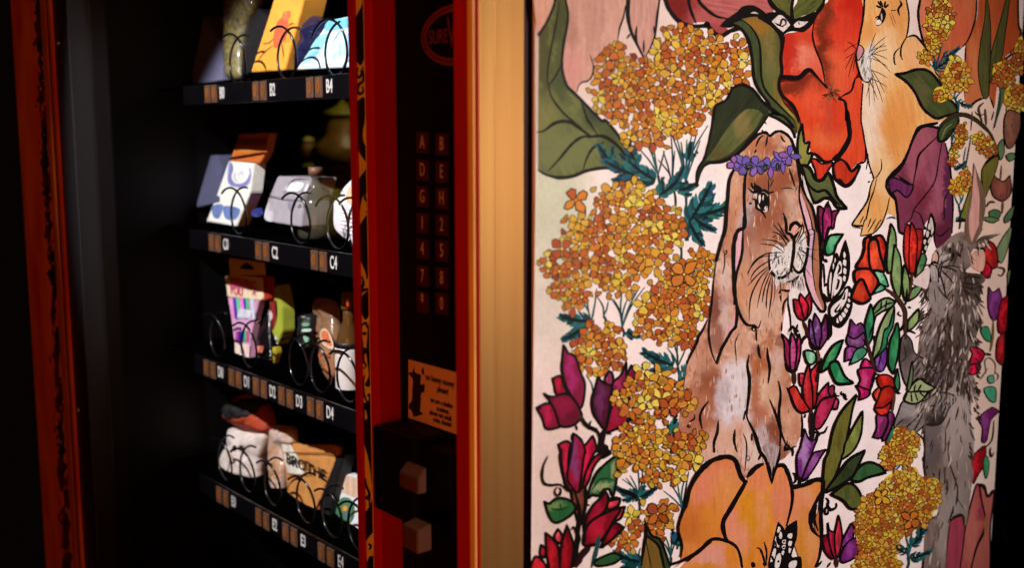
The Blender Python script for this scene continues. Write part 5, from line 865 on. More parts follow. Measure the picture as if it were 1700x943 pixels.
# stile
mb = MB(); mb.box((0, fy(625), Z0), (.03, fy(611.8), Z1), .0012)
stile = mb.build('stile', m_red, machine, label='red painted door stile')
mb = MB(); mb.prism([front(611.6, 471, 0)*1 if False else (.0, fy(611.7), Z0), (.006, fy(611.7), Z0), (.006, fy(596), Z0), (.0025, fy(596), Z0)], (0, 0, Z1-Z0))
strip = mb.build('painted_strip', m_ochre, machine, label='ochre strip with black leaves and curling tendrils')
mb = MB(); mb.box((.0, fy(596)+.0002, Z0), (.02, .1755, Z1), .0008); mb.build('window_rim', m_red, machine)
mb = MB(); mb.box((.006, .006, Z0), (.0445, fy(625)-.0004, Z0+.001)); mb.bm.free()
# black leaves on the ochre strip
for nm, oy in (('Q1', 0), ('Q2', 200), ('Q3', 400)): EXTRA[nm] = (570, oy, 3.93)
EXTRA['Q5'] = (570, 703, 3.93); EXTRA['S2'] = (575, 480, 3.93); EXTRA['S1'] = (575, 0, 3.93); EXTRA['S3'] = (575, 703, 3.93)
def stripproj(x, y, l):
    a = front(x, y, .001); t = (a.y-fy(611.7))/(fy(596)-fy(611.7)); t = min(1.02, max(-.02, t)); a = front(x, y, .0025*t-.0004)
    a.y = min(fy(596), max(fy(611.7), a.y)); return a+Vector((-l*4e-6, 0, 0))
f = Fig('painted_leaves', 1, None, stripproj)
for s_ in ('Q1 140,5 112,50 80,120 62,280 66,380 85,395 110,425 128,400 140,330', 'Q1 140,640 100,650 74,700 70,800 72,943 Q2 72,60 85,140 110,220 160,275 160,200 130,130 128,60 140,0', 'Q2 165,305 130,340 100,390 93,480 102,600 118,520 140,470 165,440', 'Q2 170,615 120,660 92,740 90,860 Q3 88,40 110,120 145,210 150,245 165,235 175,120 175,0',
   'S2 80,0 110,20 150,0 100,50 90,110 120,200 158,150 170,60 170,0', 'S2 170,200 140,260 135,330 130,420 145,560 120,625 165,600', 'S2 100,760 130,800 150,930 170,900 170,740 130,740', 'S3 105,0 112,110 140,220 155,300 165,400 180,440 180,0', 'S3 185,520 140,560 115,620 125,760 150,740 185,720 185,860 150,870 130,943 185,943'): f.fill(s_, (14, 12, 8), (22, 20, 12), w=0)
for s_, w in (('Q1 62,380 75,440 70,460', 3), ('Q1 95,440 85,480 100,505 118,480 112,450', 4), ('Q1 125,430 130,520 100,550 90,590 110,612 130,590 122,560', 5), ('Q2 150,450 140,500 160,540 150,560', 4), ('Q2 150,590 158,600', 4), ('Q3 120,230 130,280 112,330 108,420 120,440', 5), ('S2 90,100 92,280 105,420 110,470 128,500 110,520', 4.5), ('S2 100,240 125,220 140,260', 4), ('S2 105,290 122,290 110,300', 5), ('S2 105,385 125,400 112,430', 5), ('S2 120,560 108,610 112,680 135,740', 4), ('S2 135,700 150,690 155,730 130,735', 5), ('S2 110,740 108,830 115,943', 6), ('S2 150,910 165,900', 4), ('S3 125,360 130,410 150,460 150,540', 4), ('S3 140,470 132,490 145,500', 4), ('S3 140,790 160,800 150,830', 4)): f.line(s_, w)
f.build(strip)
# left side of the door: steel strip, screws, worn orange frame
ya, yb = fy(137), fy(107)
mb = MB(); mb.box((-.001, ya, Z0), (.03, yb, Z1), .002); st = mb.build('steel_edge', m_steel, machine)
mb = MB(); mb.box((-.0035, yb+.0006, Z0), (.02, fy(101), Z1), .0015); mb.build('brown_edge', mat('brown_edge', (84, 52, 44), rough=.4, bump=.01), machine)
for q in ((97, 71), (130, 681)):
    c = front(q[0], q[1], -.002); mb = MB(); bmesh.ops.create_uvsphere(mb.bm, u_segments=16, v_segments=10, radius=.0042, matrix=Matrix.Translation(c) @ Matrix.Diagonal((.6, 1, 1, 1))); mb.build('screw', m_screw, st, smooth=True)
mb = MB(); mb.box((-.012, fy(100, -.012), Z0), (.03, fy(46, -.012), Z1), .003)
fr = mb.build('outer_frame', m_orange, machine, label='orange outer frame with peeling dark patches')
mb = MB(); mb.box((-.0145, fy(101, -.0145), Z0), (-.0121, fy(93, -.0145), Z1), .001); mb.build('frame_bead', mat('bright_orange_bead', (196, 92, 26), rough=.5, spec=.1, var=.1, bump=.02, stretch=(1, 1, .3)), machine)
def frproj(x, y, l): return front(x, y, -.0124)+Vector((-l*6e-6, 0, 0))
f = Fig('peeled_patch', 1, None, frproj)
y = -30.0
while y < 960:
    cx = 62+(y/943.0)*52+random.uniform(-3, 3); n = 16; h = random.uniform(16, 40); w = random.uniform(4, 9)
    pts = [(cx+math.cos(k*6.283/n)*w*random.uniform(.35, 1.4), y+math.sin(k*6.283/n)*h*random.uniform(.6, 1.25)) for k in range(n)]
    lim = lambda p: (min(p[0], 79+p[1]*.048), p[1])
    f.l += 1; f.poly([lim(p) for p in spline(pts, True, 3)], f.l, (110, 14, 10) if random.random() < .6 else (26, 12, 10), (50, 14, 12), su=.05, sv=.1)
    y += h*random.uniform(.9, 1.5)
for i in range(110):
    y = random.uniform(0, 943); cx = 60+(y/943.0)*52+random.uniform(-9, 10); cx = min(cx, 77+y*.048); f.l += .4; r_ = random.uniform(1.2, 6)
    f.poly([(cx+math.cos(k*.9)*random.uniform(.5, 2.6), y+math.sin(k*.9)*r_*random.uniform(.5, 1.5)) for k in range(7)], f.l, *(random.choice((((24, 12, 10), (24, 12, 10)), ((255, 130, 36), (230, 90, 20)), ((120, 20, 12), (90, 12, 10)), ((255, 150, 50), (240, 110, 30))))))
f.build(fr)

# keypad panel
m_panel = mat('black_plastic', (4, 4, 5), spec=.15, rough=.6, var=.2, scale=80, bump=.01)
mb = MB(); mb.box((XP, .006, Z0), (XP+.006, fy(625)-.001, Z1)); panel2 = mb.build('control_panel', m_panel, machine)
mb = MB(); mb.box((XP+.0061, .006, Z0), (.045, fy(611), Z1)); mb.build('door_core', m_void, machine)
m_key = mat('translucent_red_key', (64, 20, 16), spec=.2, rough=.35, var=.15, bump=.01)
m_ink = mat('pale_lettering', (196, 150, 130), rough=.5, bump=0)
m_dim = mat('dull_red_print', (120, 36, 26), rough=.5, bump=0)
for r_, (y, a, b) in enumerate(((235, 'A', 'B'), (281, 'D', 'E'), (325, 'G', 'H'), (369, '1', '2'), (412, '4', '5'), (457, '7', '8'), (500, '*', '0'))):
    for x, ch in ((705, a), (737, b)):
        c = front(x, y+(1 if x < 720 else 4), XP)
        mb = MB(); mb.box((XP-.003, c.y-.0078, c.z-.0088), (XP, c.y+.0078, c.z+.0088), .001)
        kk = mb.build('key', m_key, machine)
        text(ch, (XP-.0032, c.y-.001, c.z), .0155 if ch != '*' else .02, m_ink, kk, 'key_letter', sx=.62)
# oval badge, its right part lost behind the post
c = front(756, 57, XP); RY = c.y; 
mb = MB(); N_ = 40; ro, ri = (.0445, .0235), (.0375, .0178)
def badge(u, v, s_=1):
    t = math.radians(90)+u*2*math.pi; k = v
    return Vector((XP-.0006, RY+math.cos(t)*(ri[0]+(ro[0]-ri[0])*k), c.z+math.sin(t)*(ri[1]+(ro[1]-ri[1])*k)))
mb.grid(badge, 60, 1); ring = mb.build('badge', m_dim, machine)
text('SURE', (XP-.0006, RY+.0215, c.z-.0005), .0155, m_dim, ring, 'badge_letter', sx=.72); text('V', (XP-.0006, RY+.004, c.z+.001), .034, m_dim, ring, 'badge_letter', sx=.55)
mb = MB()
for i in range(30):
    t = math.radians(92+i*6.0); t2 = t+math.radians(3.2*random.uniform(.5, 1))
    def r_(a, rr): return Vector((XP-.0008, RY-math.cos(a)*rr, c.z+math.sin(a)*rr*.5))
    mb.prism([r_(t, .0396), r_(t2, .0396), r_(t2, .0424), r_(t, .0424)], (-.0002, 0, 0))
mb.build('badge_rim_marks', m_void, ring)
# paper notice with the bunny silhouette
SX = XP-.0008
q = [front(a, b, SX) for a, b in ((678, 597), (760, 619), (760, 721), (678, 694))]
mb = MB(); mb.prism([(SX, q[0].y, q[0].z), (SX, .050, q[0].z), (SX, .050, q[3].z), (SX, q[3].y, q[3].z)], (.0006, 0, 0))
m_note = mat('notice_paper', (206, 150, 110), rough=.7, var=.04, bump=.01)
note = mb.build('paper_notice', m_note, machine, label='paper notice with a bunny silhouette and black writing')
EXTRA['N'] = (665, 590, 6.74)
EXTRA['N1'] = EXTRA['N']
f = Fig('bunny_silhouette', 1, None, lambda x, y, l: front(x, y, SX-.0001-l*4e-6))
f.fill('N1 150,115* 162,190 222,215 230,235* 225,330 268,320 270,360 262,420 232,420 225,560 220,630 255,655 180,685 145,685 120,620 95,600 95,550 125,500 130,400 135,270 95,215 95,190 130,190', (30, 14, 10), w=0)
f.fill('N1 255,130* 230,185 265,228 262,180', (30, 14, 10), w=0); f.build(note)
m_nink = mat('notice_ink', (34, 14, 12), rough=.6, bump=0)
for s_, (x, y), sz in (('no bunny money', (730, 632.5), .0078), ('please!', (735, 648.5), .0078), ('we are a shelter', (733, 669.5), .0064), ('academy.', (735.5, 681.5), .0064), ('please use small', (731, 690), .0064), ('coins, thanks!', (734, 701), .0064)):
    p = front(x, y, SX-.0003); text(s_, (SX-.0003, p.y, p.z), sz, m_nink, note, 'lettering', sx=.74, bold=.0001)
# coin mechanism
m_coin = mat('brown_plastic', (80, 44, 24), rough=.45, var=.1, bump=.01)
z_a = front(668, 716, -.004).z; z_b = front(690, 860, -.004).z
mb = MB(); mb.box((-.012, .068, z_b-.004), (XP, .132, z_a), .004).box((-.004, .03, z_b+.02), (XP, .07, z_a-.006), .003); mb.build('coin_housing', m_panel, machine)
def block(p0, p1, X, d, rise, name, h):
    a, b = front(*p0, X), front(*p1, X)
    mb = MB(); mb.prism([(X, b.y, a.z-h), (X, b.y, a.z), (X+d, b.y, a.z+rise), (X+d, b.y, a.z-h)], (0, a.y-b.y, 0), .0008); return mb.build(name, m_coin, machine)
block((662.5, 784), (694, 797), -.0205, .0085, .0085, 'coin_button', .0125); block((667, 871), (693, 884), -.026, .014, .003, 'coin_return', .019)
# window: glass pane and shelves
m_glass = bpy.data.materials.new('window_glass'); m_glass.use_nodes = True; nt = m_glass.node_tree; nt.nodes.remove(nt.nodes['Principled BSDF'])
g1 = nt.nodes.new('ShaderNodeBsdfGlossy'); g1.inputs['Roughness'].default_value = .02; t1 = nt.nodes.new('ShaderNodeBsdfTransparent'); t1.inputs[0].default_value = (.94, .95, .94, 1)
lw_ = nt.nodes.new('ShaderNodeLayerWeight'); pw_ = nt.nodes.new('ShaderNodeMath'); pw_.operation = 'POWER'; pw_.inputs[1].default_value = 4; nt.links.new(lw_.outputs['Facing'], pw_.inputs[0]); fr_ = nt.nodes.new('ShaderNodeMath'); fr_.operation = 'MULTIPLY_ADD'; fr_.inputs[1].default_value = .6; fr_.inputs[2].default_value = .03; nt.links.new(pw_.outputs[0], fr_.inputs[0]); mx_ = nt.nodes.new('ShaderNodeMixShader'); nz_ = nt.nodes.new('ShaderNodeTexNoise'); nz_.inputs['Scale'].default_value = 3
nt.links.new(fr_.outputs[0], mx_.inputs[0]); nt.links.new(t1.outputs[0], mx_.inputs[1]); nt.links.new(g1.outputs[0], mx_.inputs[2]); nt.links.new(mx_.outputs[0], nt.nodes['Material Output'].inputs[0])
mb = MB(); mb.box((.024, .178, Z0+.03), (.0255, YL-.004, Z1-.03)); mb.build('window_glass', m_glass, machine)
m_shelf = mat('shelf_enamel', (8, 7, 11), rough=.3, var=.15, scale=40, bump=.01)
m_wheel = mat('price_wheel', (96, 66, 50), rough=.45, var=.1, bump=.01)
m_wink = mat('wheel_print', (140, 80, 28), rough=.5, bump=0)
m_white = mat('white_print', (214, 208, 204), rough=.5, bump=0)
XS = .15
ROWS = {'B': (.0535, (('B0', 369), ('B2', 453), ('B4', 547.5))), 'C': (-.149, (('C0', 376), ('C2', 457), ('C4', 554))), 'D': (-.332, (('D0', 368), ('D1', 411), ('D2', 453), ('D3', 497), ('D4', 547.5))), 'E': (-.514, (('E0', 390), ('E2', 457), ('E3', 503.5), ('E4', 565)))}
YROW = {'B': 150, 'C': 420, 'D': 650, 'E': 880}
def coil(parent, yc, zc, R=.030, turns=1.35, ph=0, x0=None):
    x0 = XS+.006 if x0 is None else x0
    pts = []; n = int(40*turns)
    for i in range(n+1):
        a = ph-math.pi/2+i/40*2*math.pi; pts.append((x0+.021*i/40, yc+math.cos(a)*R, zc+math.sin(a)*R))
    mb = MB(); mb.tube(pts, .0015, 8); return mb.build('coil', m_wire, parent, smooth=True)
SHELF = {}
for rw, (zl, labs) in ROWS.items():
    mb = MB(); mb.box((XS, .19, zl-.0135+CAM_Z), (XS+.004, YS-.004, zl+.0135+CAM_Z), .001);
    for lb, xx in labs: pass
    tr = mb.build('shelf', m_shelf, machine); SHELF[rw] = tr
    mb = MB(); mb.box((XS+.0042, .19, zl+.0095+CAM_Z), (XS+.36, YL-.006, zl+.012+CAM_Z)); mb.build('tray', m_void, tr)
    for lb, xx in labs:
        Y = front(xx, YROW[rw], XS).y; z = zl+CAM_Z
        text(lb, (XS-.0006, Y, z), .0215, m_white, tr, 'shelf_label', sx=.62, bold=.0004)
        for dy in ((.0205, .0405) if rw in 'BC' else (.021, .0425)):
            mb = MB(); mb.box((XS-.003, Y+dy-.0083, z-.012), (XS, Y+dy+.0083, z+.012), .0015); wl = mb.build('price_wheel', m_wheel, tr)
            text('0', (XS-.0033, Y+dy, z), .019, m_wink, wl, 'wheel_digit', sx=.85, bold=.0010)
    zc = zl+CAM_Z+.012+.033
    ys = [front(xx, YROW[rw], XS).y for _, xx in labs]
    if rw == 'B': cs = ((384, 2.6), (466, 2.6), (545, 2.0))
    elif rw == 'C': cs = ((386, 2.4), (488, 2.4), (548, 2.2), (585, 2.4))
    elif rw == 'D': cs = ((352, 2.5), (404, 2.5), (485, 2.5), (520, 2.4), (566, 2.5))
    else: cs = ((366, 2.5), (402, 2.4), (443, 2.5), (497, 2.4), (540, 2.5), (584, 2.4))
    for xx, ph in cs: coil(tr, front(xx, YROW[rw]-60, XS+.01).y, zc, .032, 1.15, ph)

# ================================================================= goods in the window
for i, oy in enumerate((0, 200, 380, 560, 743)): EXTRA['P%d' % (i+1)] = (300, oy, ZOOM)
class Item:
    def __init__(s, name, label, cat, yb, yt, Xb=.206, Xt=.235, group=None):
        s.yb, s.yt, s.Xb, s.Xt = yb, yt, Xb, Xt; s.root = None; s.a = (name, label, cat, group)
    def X(s, y): return s.Xb+(s.Xt-s.Xb)*(s.yb-y)/(s.yb-s.yt)
    def P(s, x, y, d=0): return front(x, y, s.X(y)+d)
    def slab(s, part, spec, m, thick=.02, smooth=False, d=0, lab=None, puff=0):
        pts = P(spec)
        pl = spline(pts, True, 4) if smooth else [p[:2] for p in pts]
        if s.root is None:
            lo = max(pl, key=lambda p: p[1]); c = s.P(lo[0], lo[1]); s.root = empty(s.a[0], (c.x, c.y, c.z), s.a[1], s.a[2], s.a[3])
        mb = MB(); P3 = [s.P(x, y, d) for x, y in pl]
        if not puff: mb.prism(P3, (thick, 0, 0), min(.0012, thick/4))
        else:
            V = [Vector(p) for p in pl]; n = len(V); xs = [p[0] for p in pl]; ys = [p[1] for p in pl]; st = max(1.5, math.sqrt((max(xs)-min(xs))*(max(ys)-min(ys))/700)); yy = min(ys)
            while yy < max(ys):
                xx = min(xs)
                while xx < max(xs):
                    if inside(pl, xx, yy): V.append(Vector((xx, yy)))
                    xx += st
                yy += st
            r = geometry.delaunay_2d_cdt(V, [], [list(range(n))], 1, 1e-4)
            def dist(p): return min(math.hypot(p.x-a, p.y-b) for a, b in pl)
            sd = random.random()*40; mxd = max(dist(p) for p in r[0]) or 1
            fv, bv = [], []
            for p in r[0]:
                k = min(1, dist(p)/mxd*1.4); h = math.sin(k*math.pi/2)*puff; w = noise.noise(Vector((p.x*.09+sd, p.y*.07, 0)))*puff*.45*k+noise.noise(Vector((p.x*.3+sd, p.y*.2, 3)))*puff*.2*k
                b_ = s.P(p.x, p.y, d); fv.append(mb.bm.verts.new(b_+Vector((-h-w, 0, 0)))); bv.append(mb.bm.verts.new(b_+Vector((thick*.5+h*.6, 0, 0))))
            for t in r[2]: mb.bm.faces.new([fv[k] for k in t]); mb.bm.faces.new([bv[k] for k in t][::-1])
            m2 = [i for i in range(len(r[0])) if r[3][i] and r[3][i][0] < n] if False else None
            for e in [e for e in mb.bm.edges if len(e.link_faces) == 1 and e.verts[0] in set(fv)]:
                pass
            bmesh.ops.remove_doubles(mb.bm, verts=mb.bm.verts[:], dist=1e-6)
            be = [e for e in mb.bm.edges if e.is_boundary]
            try: bmesh.ops.bridge_loops(mb.bm, edges=be)
            except Exception: pass
        o = mb.build(part, m, s.root, smooth=bool(puff)); 
        if lab: o['label'] = lab
        return o
    def art(s, part, d=-.0006):
        f = Fig(part, 1, None, lambda x, y, l: s.P(x, y, d)+Vector((-l*8e-6, 0, 0))); return f
def M(name, col, **k): return mat(name, col, **{**dict(rough=.5, var=.08, bump=.01), **k})
m_dgrey = M('dark_grey_card', (108, 104, 130)); m_dblack = M('black_card', (24, 21, 24)); m_wht = M('white_card', (226, 222, 226), var=.03)
m_clear = M('clear_film', (120, 108, 96), rough=.12, alpha=.35, spec=.8, coat=.6); m_navy = M('navy_film', (30, 32, 66), rough=.25, coat=.5)
# row B
it = Item('boxed_item', 'dark grey pointed box standing above slot B0', 'box', 138, 14)
it.slab('box_face', 'P1 145,62 70,425 92,650 200,645 332,625 325,345', m_dgrey, .03)
it = Item('snack_bag', 'clear bag of green and yellow pieces behind the coil next to the grey box', 'bag', 130, -20, .215, .24)
it.slab('filling', 'P1 385,-80 555,-80 560,20 500,200 475,400 468,595 375,600 350,420 345,200', mat('green_yellow_pieces', (176, 156, 60), rough=.4, var=.3, scale=150, bump=.1, col2=(34, 44, 18)), .03, True, puff=.012)
it.slab('film', 'P1 372,-90 568,-90 566,20 508,205 480,420 474,605 368,610 342,420 336,200', m_clear, .03, True, d=-.002, puff=.013)
it = Item('boxed_item', 'black box leaning between the clear bag and the orange card', 'box', 128, 30, .21, .235)
it.slab('box_face', 'P1 500,200 600,60 690,130 548,560 468,605 480,420', m_dblack, .04)
it = Item('picture_card', 'orange card with a red crab, lit by the spotlight above slot B2', 'card', 118, -20, .200, .232)
it.slab('card_face', 'P1 745,-60 985,-100 945,65 815,545 548,562 690,120', M('orange_card', (240, 166, 62)), .035)
f = it.art('crab_print'); 
f.fill('P1 770,150 830,130 840,200 835,260 790,340 740,375 725,330 735,230', (222, 104, 70), w=0); f.fill('P1 800,100 850,80 850,130 800,150', (214, 120, 80), w=0)
for s_, w in (('P1 740,290 690,330 650,345', 1.4), ('P1 725,350 660,400 605,465', 1.6), ('P1 790,340 800,400 805,445', 2), ('P1 840,200 870,180 890,185', 2), ('P1 810,300 870,295', 1), ('P1 805,320 860,318', 1), ('P1 640,330 690,340', 1)): f.line(s_, w, c=(130, 62, 50))
f.build(it.root)
it = Item('snack_bag', 'navy blue pouch between the orange card and the blue card', 'bag', 112, 30, .215, .24)
it.slab('pouch', 'P1 905,180 1050,120 1120,260 1000,430 925,510 885,520 890,350', m_navy, .03, True, puff=.01)
it = Item('picture_card', 'white and cyan card glowing in the spotlight above slot B4', 'card', 115, -20, .200, .245)
it.slab('card_face', 'P1 1160,155 1290,130 1450,110 1420,515 1310,522 905,540 1000,400', M('cyan_card', (214, 238, 246), var=.02), .03)
f = it.art('card_art')
f.fill('P1 1150,165 1290,135 1400,120 1400,230 1290,215 1140,240', (120, 196, 228), w=0); f.fill('P1 1060,300 1150,260 1120,340 1090,390 1010,460 960,490', (150, 214, 238), w=0); f.fill('P1 1180,460 1290,280 1400,260 1400,420 1240,430', (128, 198, 234), (200, 226, 240), w=0)
for k in range(5): f.line('P1 %d,%d %d,%d' % (1020-k*8, 412+k*14, 1100-k*10, 405+k*15), 1.1, c=(90, 150, 190))
f.line('P1 1190,330 1240,250 1300,230', 1.4, c=(90, 150, 200)); f.build(it.root)
# row C
it = Item('boxed_item', 'black box at the left end of the C shelf', 'box', 345, 255)
it.slab('box_face', 'P2 185,268 290,270 330,380 305,640 120,680 158,400', M('slate_card', (84, 84, 110)), .03)  # plain dark card in one even colour
it = Item('activity_kit', 'white kit box with orange header and blue print above slot C0', 'kit', 380, 220, .200, .236)
it.slab('box_body', 'P2 375,318 572,335 545,560 435,828 200,790 290,560', M('cream_card', (236, 232, 222), var=.03), .02)
it.slab('header', 'P2 455,105 700,95 665,255 618,335 385,318 410,240', M('header_card', (196, 104, 40)), .012, d=.002)
f = it.art('kit_print'); BL = (140, 138, 196)
f.fill('P2 375,340 400,330 410,380 395,440 430,490 500,480 540,410 530,370 548,380 545,460 510,510 430,520 370,480', BL, w=0); f.fill('P2 245,670 330,660 300,760 255,750', (110, 130, 184), w=0); f.fill('P2 340,670 460,690 430,770 350,765', (112, 134, 188), w=0)
f.line('P2 450,430 480,400 490,440', 1.2, c=BL); f.line('P2 430,400 420,450 450,480', 1.4, c=BL); f.line('P2 215,785 430,822', 1.6, c=(190, 186, 190)); f.build(it.root)
f = it.art('header_print', .0014); f.fill('P2 400,285 650,245 655,262 395,305', (60, 12, 8), w=0); f.fill('P2 455,250 470,215 520,200 570,210 600,240', (210, 130, 50), w=0)
for k in range(9):
    x = 445+k*26; f.line('P2 %d,%d %d,%d' % (x+10, 130, x-10, 195), 2, c=(110, 34, 20)); f.line('P2 %d,%d %d,%d' % (x+20, 132, x+6, 190), 1.4, c=(110, 34, 20))
f.build(it.root)
it = Item('small_packet', 'little blue packet lying between the kit and the silver box', 'packet', 352, 340); it.slab('packet_face', 'P2 545,710 590,685 605,720 580,755 550,745', M('blue_packet', (50, 62, 150)), .01)
it = Item('gift_box', 'silver grey box with an oval window above slot C2', 'box', 378, 290, .200, .225)
sg = M('silver_card', (170, 160, 166), rough=.3)
it.slab('box_body', 'P2 690,595 965,632 940,830 740,800 650,765', sg, .04); it.slab('lid', 'P2 760,435 1020,448 1005,520 970,632 695,592', sg, .04, d=.003)
f = it.art('box_window'); f.fill('P2 835,660 850,630 890,625 900,650 880,690 855,710', (110, 106, 130), (150, 140, 150), w=0); f.line('P2 690,592 800,618 968,632', 1.6, c=(60, 54, 58)); f.fill('P2 655,762 680,650 700,650 690,700 730,720 720,790', (206, 198, 204), w=0, lv=-.5); f.build(it.root)
f = it.art('lid_print_and_shine', .002); f.fill('P2 870,485 960,490 930,550 815,545', (236, 234, 238), w=0); f.fill('P2 985,500 1005,500 985,555 965,560', (230, 228, 234), w=0); f.line('P2 805,570 830,530 890,460 1010,460', 1.6, c=(90, 66, 70)); f.build(it.root)  # the white patches are shine on the lid, put in as colour
def bottle(name, label, cat, x, ybot, prof, m, capprof=None, mcap=None, X=.24, seg=28):
    c = front(x, ybot, X); r = empty(name, c, label, cat); mb = MB(); mb.lathe(c, prof, seg); mb.build('body', m, r, smooth=True)
    if capprof: mb = MB(); mb.lathe(c, capprof, seg); mb.build('cap', mcap, r, smooth=True)
    return r
m_gl = M('smoky_glass', (96, 92, 78), rough=.08, alpha=.45, coat=.6, spec=.8)
bottle('glass_bottle', 'clear glass bottle with narrow neck next to the silver box', 'bottle', 527, 398, [(.001, 0), (.024, 0), (.026, .01), (.026, .045), (.018, .06), (.008, .072), (.007, .09), (.009, .092)], m_gl, [(.0095, .086), (.0095, .097), (.001, .097)], M('brown_cap', (120, 84, 60)), X=.235)
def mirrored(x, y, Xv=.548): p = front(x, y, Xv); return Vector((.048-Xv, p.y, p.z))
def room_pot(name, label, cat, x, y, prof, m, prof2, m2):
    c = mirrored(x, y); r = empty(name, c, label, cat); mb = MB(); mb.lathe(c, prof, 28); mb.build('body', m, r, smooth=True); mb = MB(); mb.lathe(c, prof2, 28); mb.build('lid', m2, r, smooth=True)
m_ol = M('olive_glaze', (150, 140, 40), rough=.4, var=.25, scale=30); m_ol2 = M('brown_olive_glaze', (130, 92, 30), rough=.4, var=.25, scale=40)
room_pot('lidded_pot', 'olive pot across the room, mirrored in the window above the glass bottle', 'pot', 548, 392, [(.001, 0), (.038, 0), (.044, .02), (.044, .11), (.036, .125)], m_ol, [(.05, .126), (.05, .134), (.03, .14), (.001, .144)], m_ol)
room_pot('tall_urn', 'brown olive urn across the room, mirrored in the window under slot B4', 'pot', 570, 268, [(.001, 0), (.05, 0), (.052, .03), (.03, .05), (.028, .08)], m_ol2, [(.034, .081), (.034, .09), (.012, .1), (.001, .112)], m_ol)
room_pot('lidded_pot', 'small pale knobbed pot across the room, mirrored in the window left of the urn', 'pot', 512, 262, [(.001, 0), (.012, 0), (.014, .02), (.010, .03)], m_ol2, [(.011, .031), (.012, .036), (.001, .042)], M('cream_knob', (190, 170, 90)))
it = Item('paper_bag', 'white printed bag with orange corner above slot C4', 'bag', 404, 300, .200, .225)
it.slab('bag_face', 'P2 1335,465* 1290,510 1255,560 1245,600 1205,605 1196,700 1210,850 1345,960 1420,960 1430,450', M('white_bag', (236, 228, 234), var=.03), .02, True, puff=.006)
f = it.art('bag_print', -.0075); f.fill('P2 1330,500 1400,480 1400,640 1320,650 1290,600', (226, 160, 110), (236, 200, 170), w=0)
for k in range(7): f.line('P2 %d,%d %d,%d' % (1250, 690+k*30, 1400, 704+k*34), 1.1, c=(150, 140, 160), tp=1)
f.line('P2 1262,545 1272,555', 2, c=(60, 50, 60)); f.build(it.root)
# row D
it = Item('pencil_pack', 'pack of striped pencils with hanging cream header above slot D1', 'pencils', 603, 425, .200, .222)
cr_ = M('cream_header', (240, 196, 130), var=.04)
it.slab('hang_tab', 'P3 375,228 645,262 655,362 385,365', cr_, .003, d=.003); it.slab('header', 'P3 345,372 378,360 635,382 650,545 620,562 365,532', M('cream_box', (238, 212, 178), var=.03), .014)
it.slab('header_side', 'P3 637,360 688,378 700,545 650,562', M('red_card', (170, 40, 22)), .01, d=.001)
sl = it.slab('sleeve', 'P3 368,534 610,562 575,700 540,885 P4 540,60 535,195 430,190 418,30 P3 418,900 395,700', M('pink_sleeve', (236, 176, 214), rough=.2, coat=.4), .012, d=.001)
f = it.art('tab_hole', .002); f.fill('P3 465,300 500,270 515,262 530,275 568,300 560,318 475,312', (10, 8, 8), w=0); f.build(it.root)
f = it.art('pencil_stripes', .0004)
for x0, x1, c in ((412, 450, (44, 58, 150)), (440, 480, (80, 190, 130)), (486, 512, (50, 52, 150)), (512, 545, (70, 176, 120)), (550, 570, (190, 200, 210)), (390, 425, (230, 130, 190)), (470, 492, (226, 110, 190))):
    f.fill('P3 %d,%d* %d,%d* %d,%d* %d,%d*' % (x0-6, 540, x0+18, 543, x0+34, 710, x0+14, 700), c, tuple(min(255, v*1.15) for v in c), w=0)
for x0, c in ((430, (180, 60, 150)), (452, (60, 40, 150)), (474, (50, 60, 160)), (496, (60, 180, 110)), (514, (200, 70, 140))): f.fill('P3 %d,800* %d,800* %d,885* %d,885*' % (x0, x0+22, x0+16, x0-2), c, c, w=0)
f.fill('P3 460,620* 560,640* 545,700* 440,690*', (226, 226, 236), w=0); f.fill('P4 422,40* 540,60* 535,190* 430,190*', (240, 218, 190), (236, 190, 206), w=0); f.build(it.root)
m_mag = M('magenta_print', (226, 70, 130), bump=0)
a = it.P(*P('P3 486,432')[0][:2], -.0016); text('WISHING', a, .0205, m_mag, it.root, 'lettering', sx=.98, bold=.0003); a = it.P(*P('P3 432,484')[0][:2], -.0016); text('YOU', a, .0205, m_mag, it.root, 'lettering', sx=.98, bold=.0003); a = it.P(*P('P3 572,495')[0][:2], -.0016); text('A', a, .016, m_mag, it.root, 'lettering', sx=1)
it = Item('snack_bag', 'black pouch with a small pink tag right of the pencils', 'bag', 600, 500, .215, .235)
it.slab('pouch', 'P3 600,565 690,560 700,740 705,943 P4 700,200 560,200 545,30 P3 560,800', M('black_film', (16, 13, 16), rough=.25, coat=.5), .02, True, puff=.006); it.slab('tag', 'P4 580,72 645,66 632,122 578,122', M('pink_tag', (240, 130, 110)), .002, d=-.013)
it = Item('snack_packet', 'lime green packet turned sideways beside the black pouch', 'packet', 600, 470, .208, .225)
it.slab('packet_face', 'P3 758,438 775,520 795,620 796,800 752,912 735,850 700,780 695,490', M('lime_card', (164, 172, 56)), .02); it.slab('lower_flap', 'P4 712,78 742,75 745,120 722,212', M('lime_flap', (190, 170, 50)), .01)
f = it.art('packet_print'); f.fill('P3 697,600 740,560 750,700 720,790 700,770', (150, 40, 40), (60, 20, 20), w=0); f.fill('P3 700,640 715,660 715,700 700,720', (236, 220, 220), w=0); f.fill('P3 735,830 752,860 758,905 742,880', (230, 226, 230), w=0); f.line('P3 745,560 752,690', 2.4, c=(20, 20, 16)); f.build(it.root)
it = Item('small_jar', 'small dark jar with pale green label above slot D3', 'jar', 575, 520, .21, .215)
it.slab('jar_body', 'P3 935,680 1005,680 1020,760 1010,900 990,943 930,900 925,780', m_dblack, .03, True, puff=.008); f = it.art('jar_label', -.009)
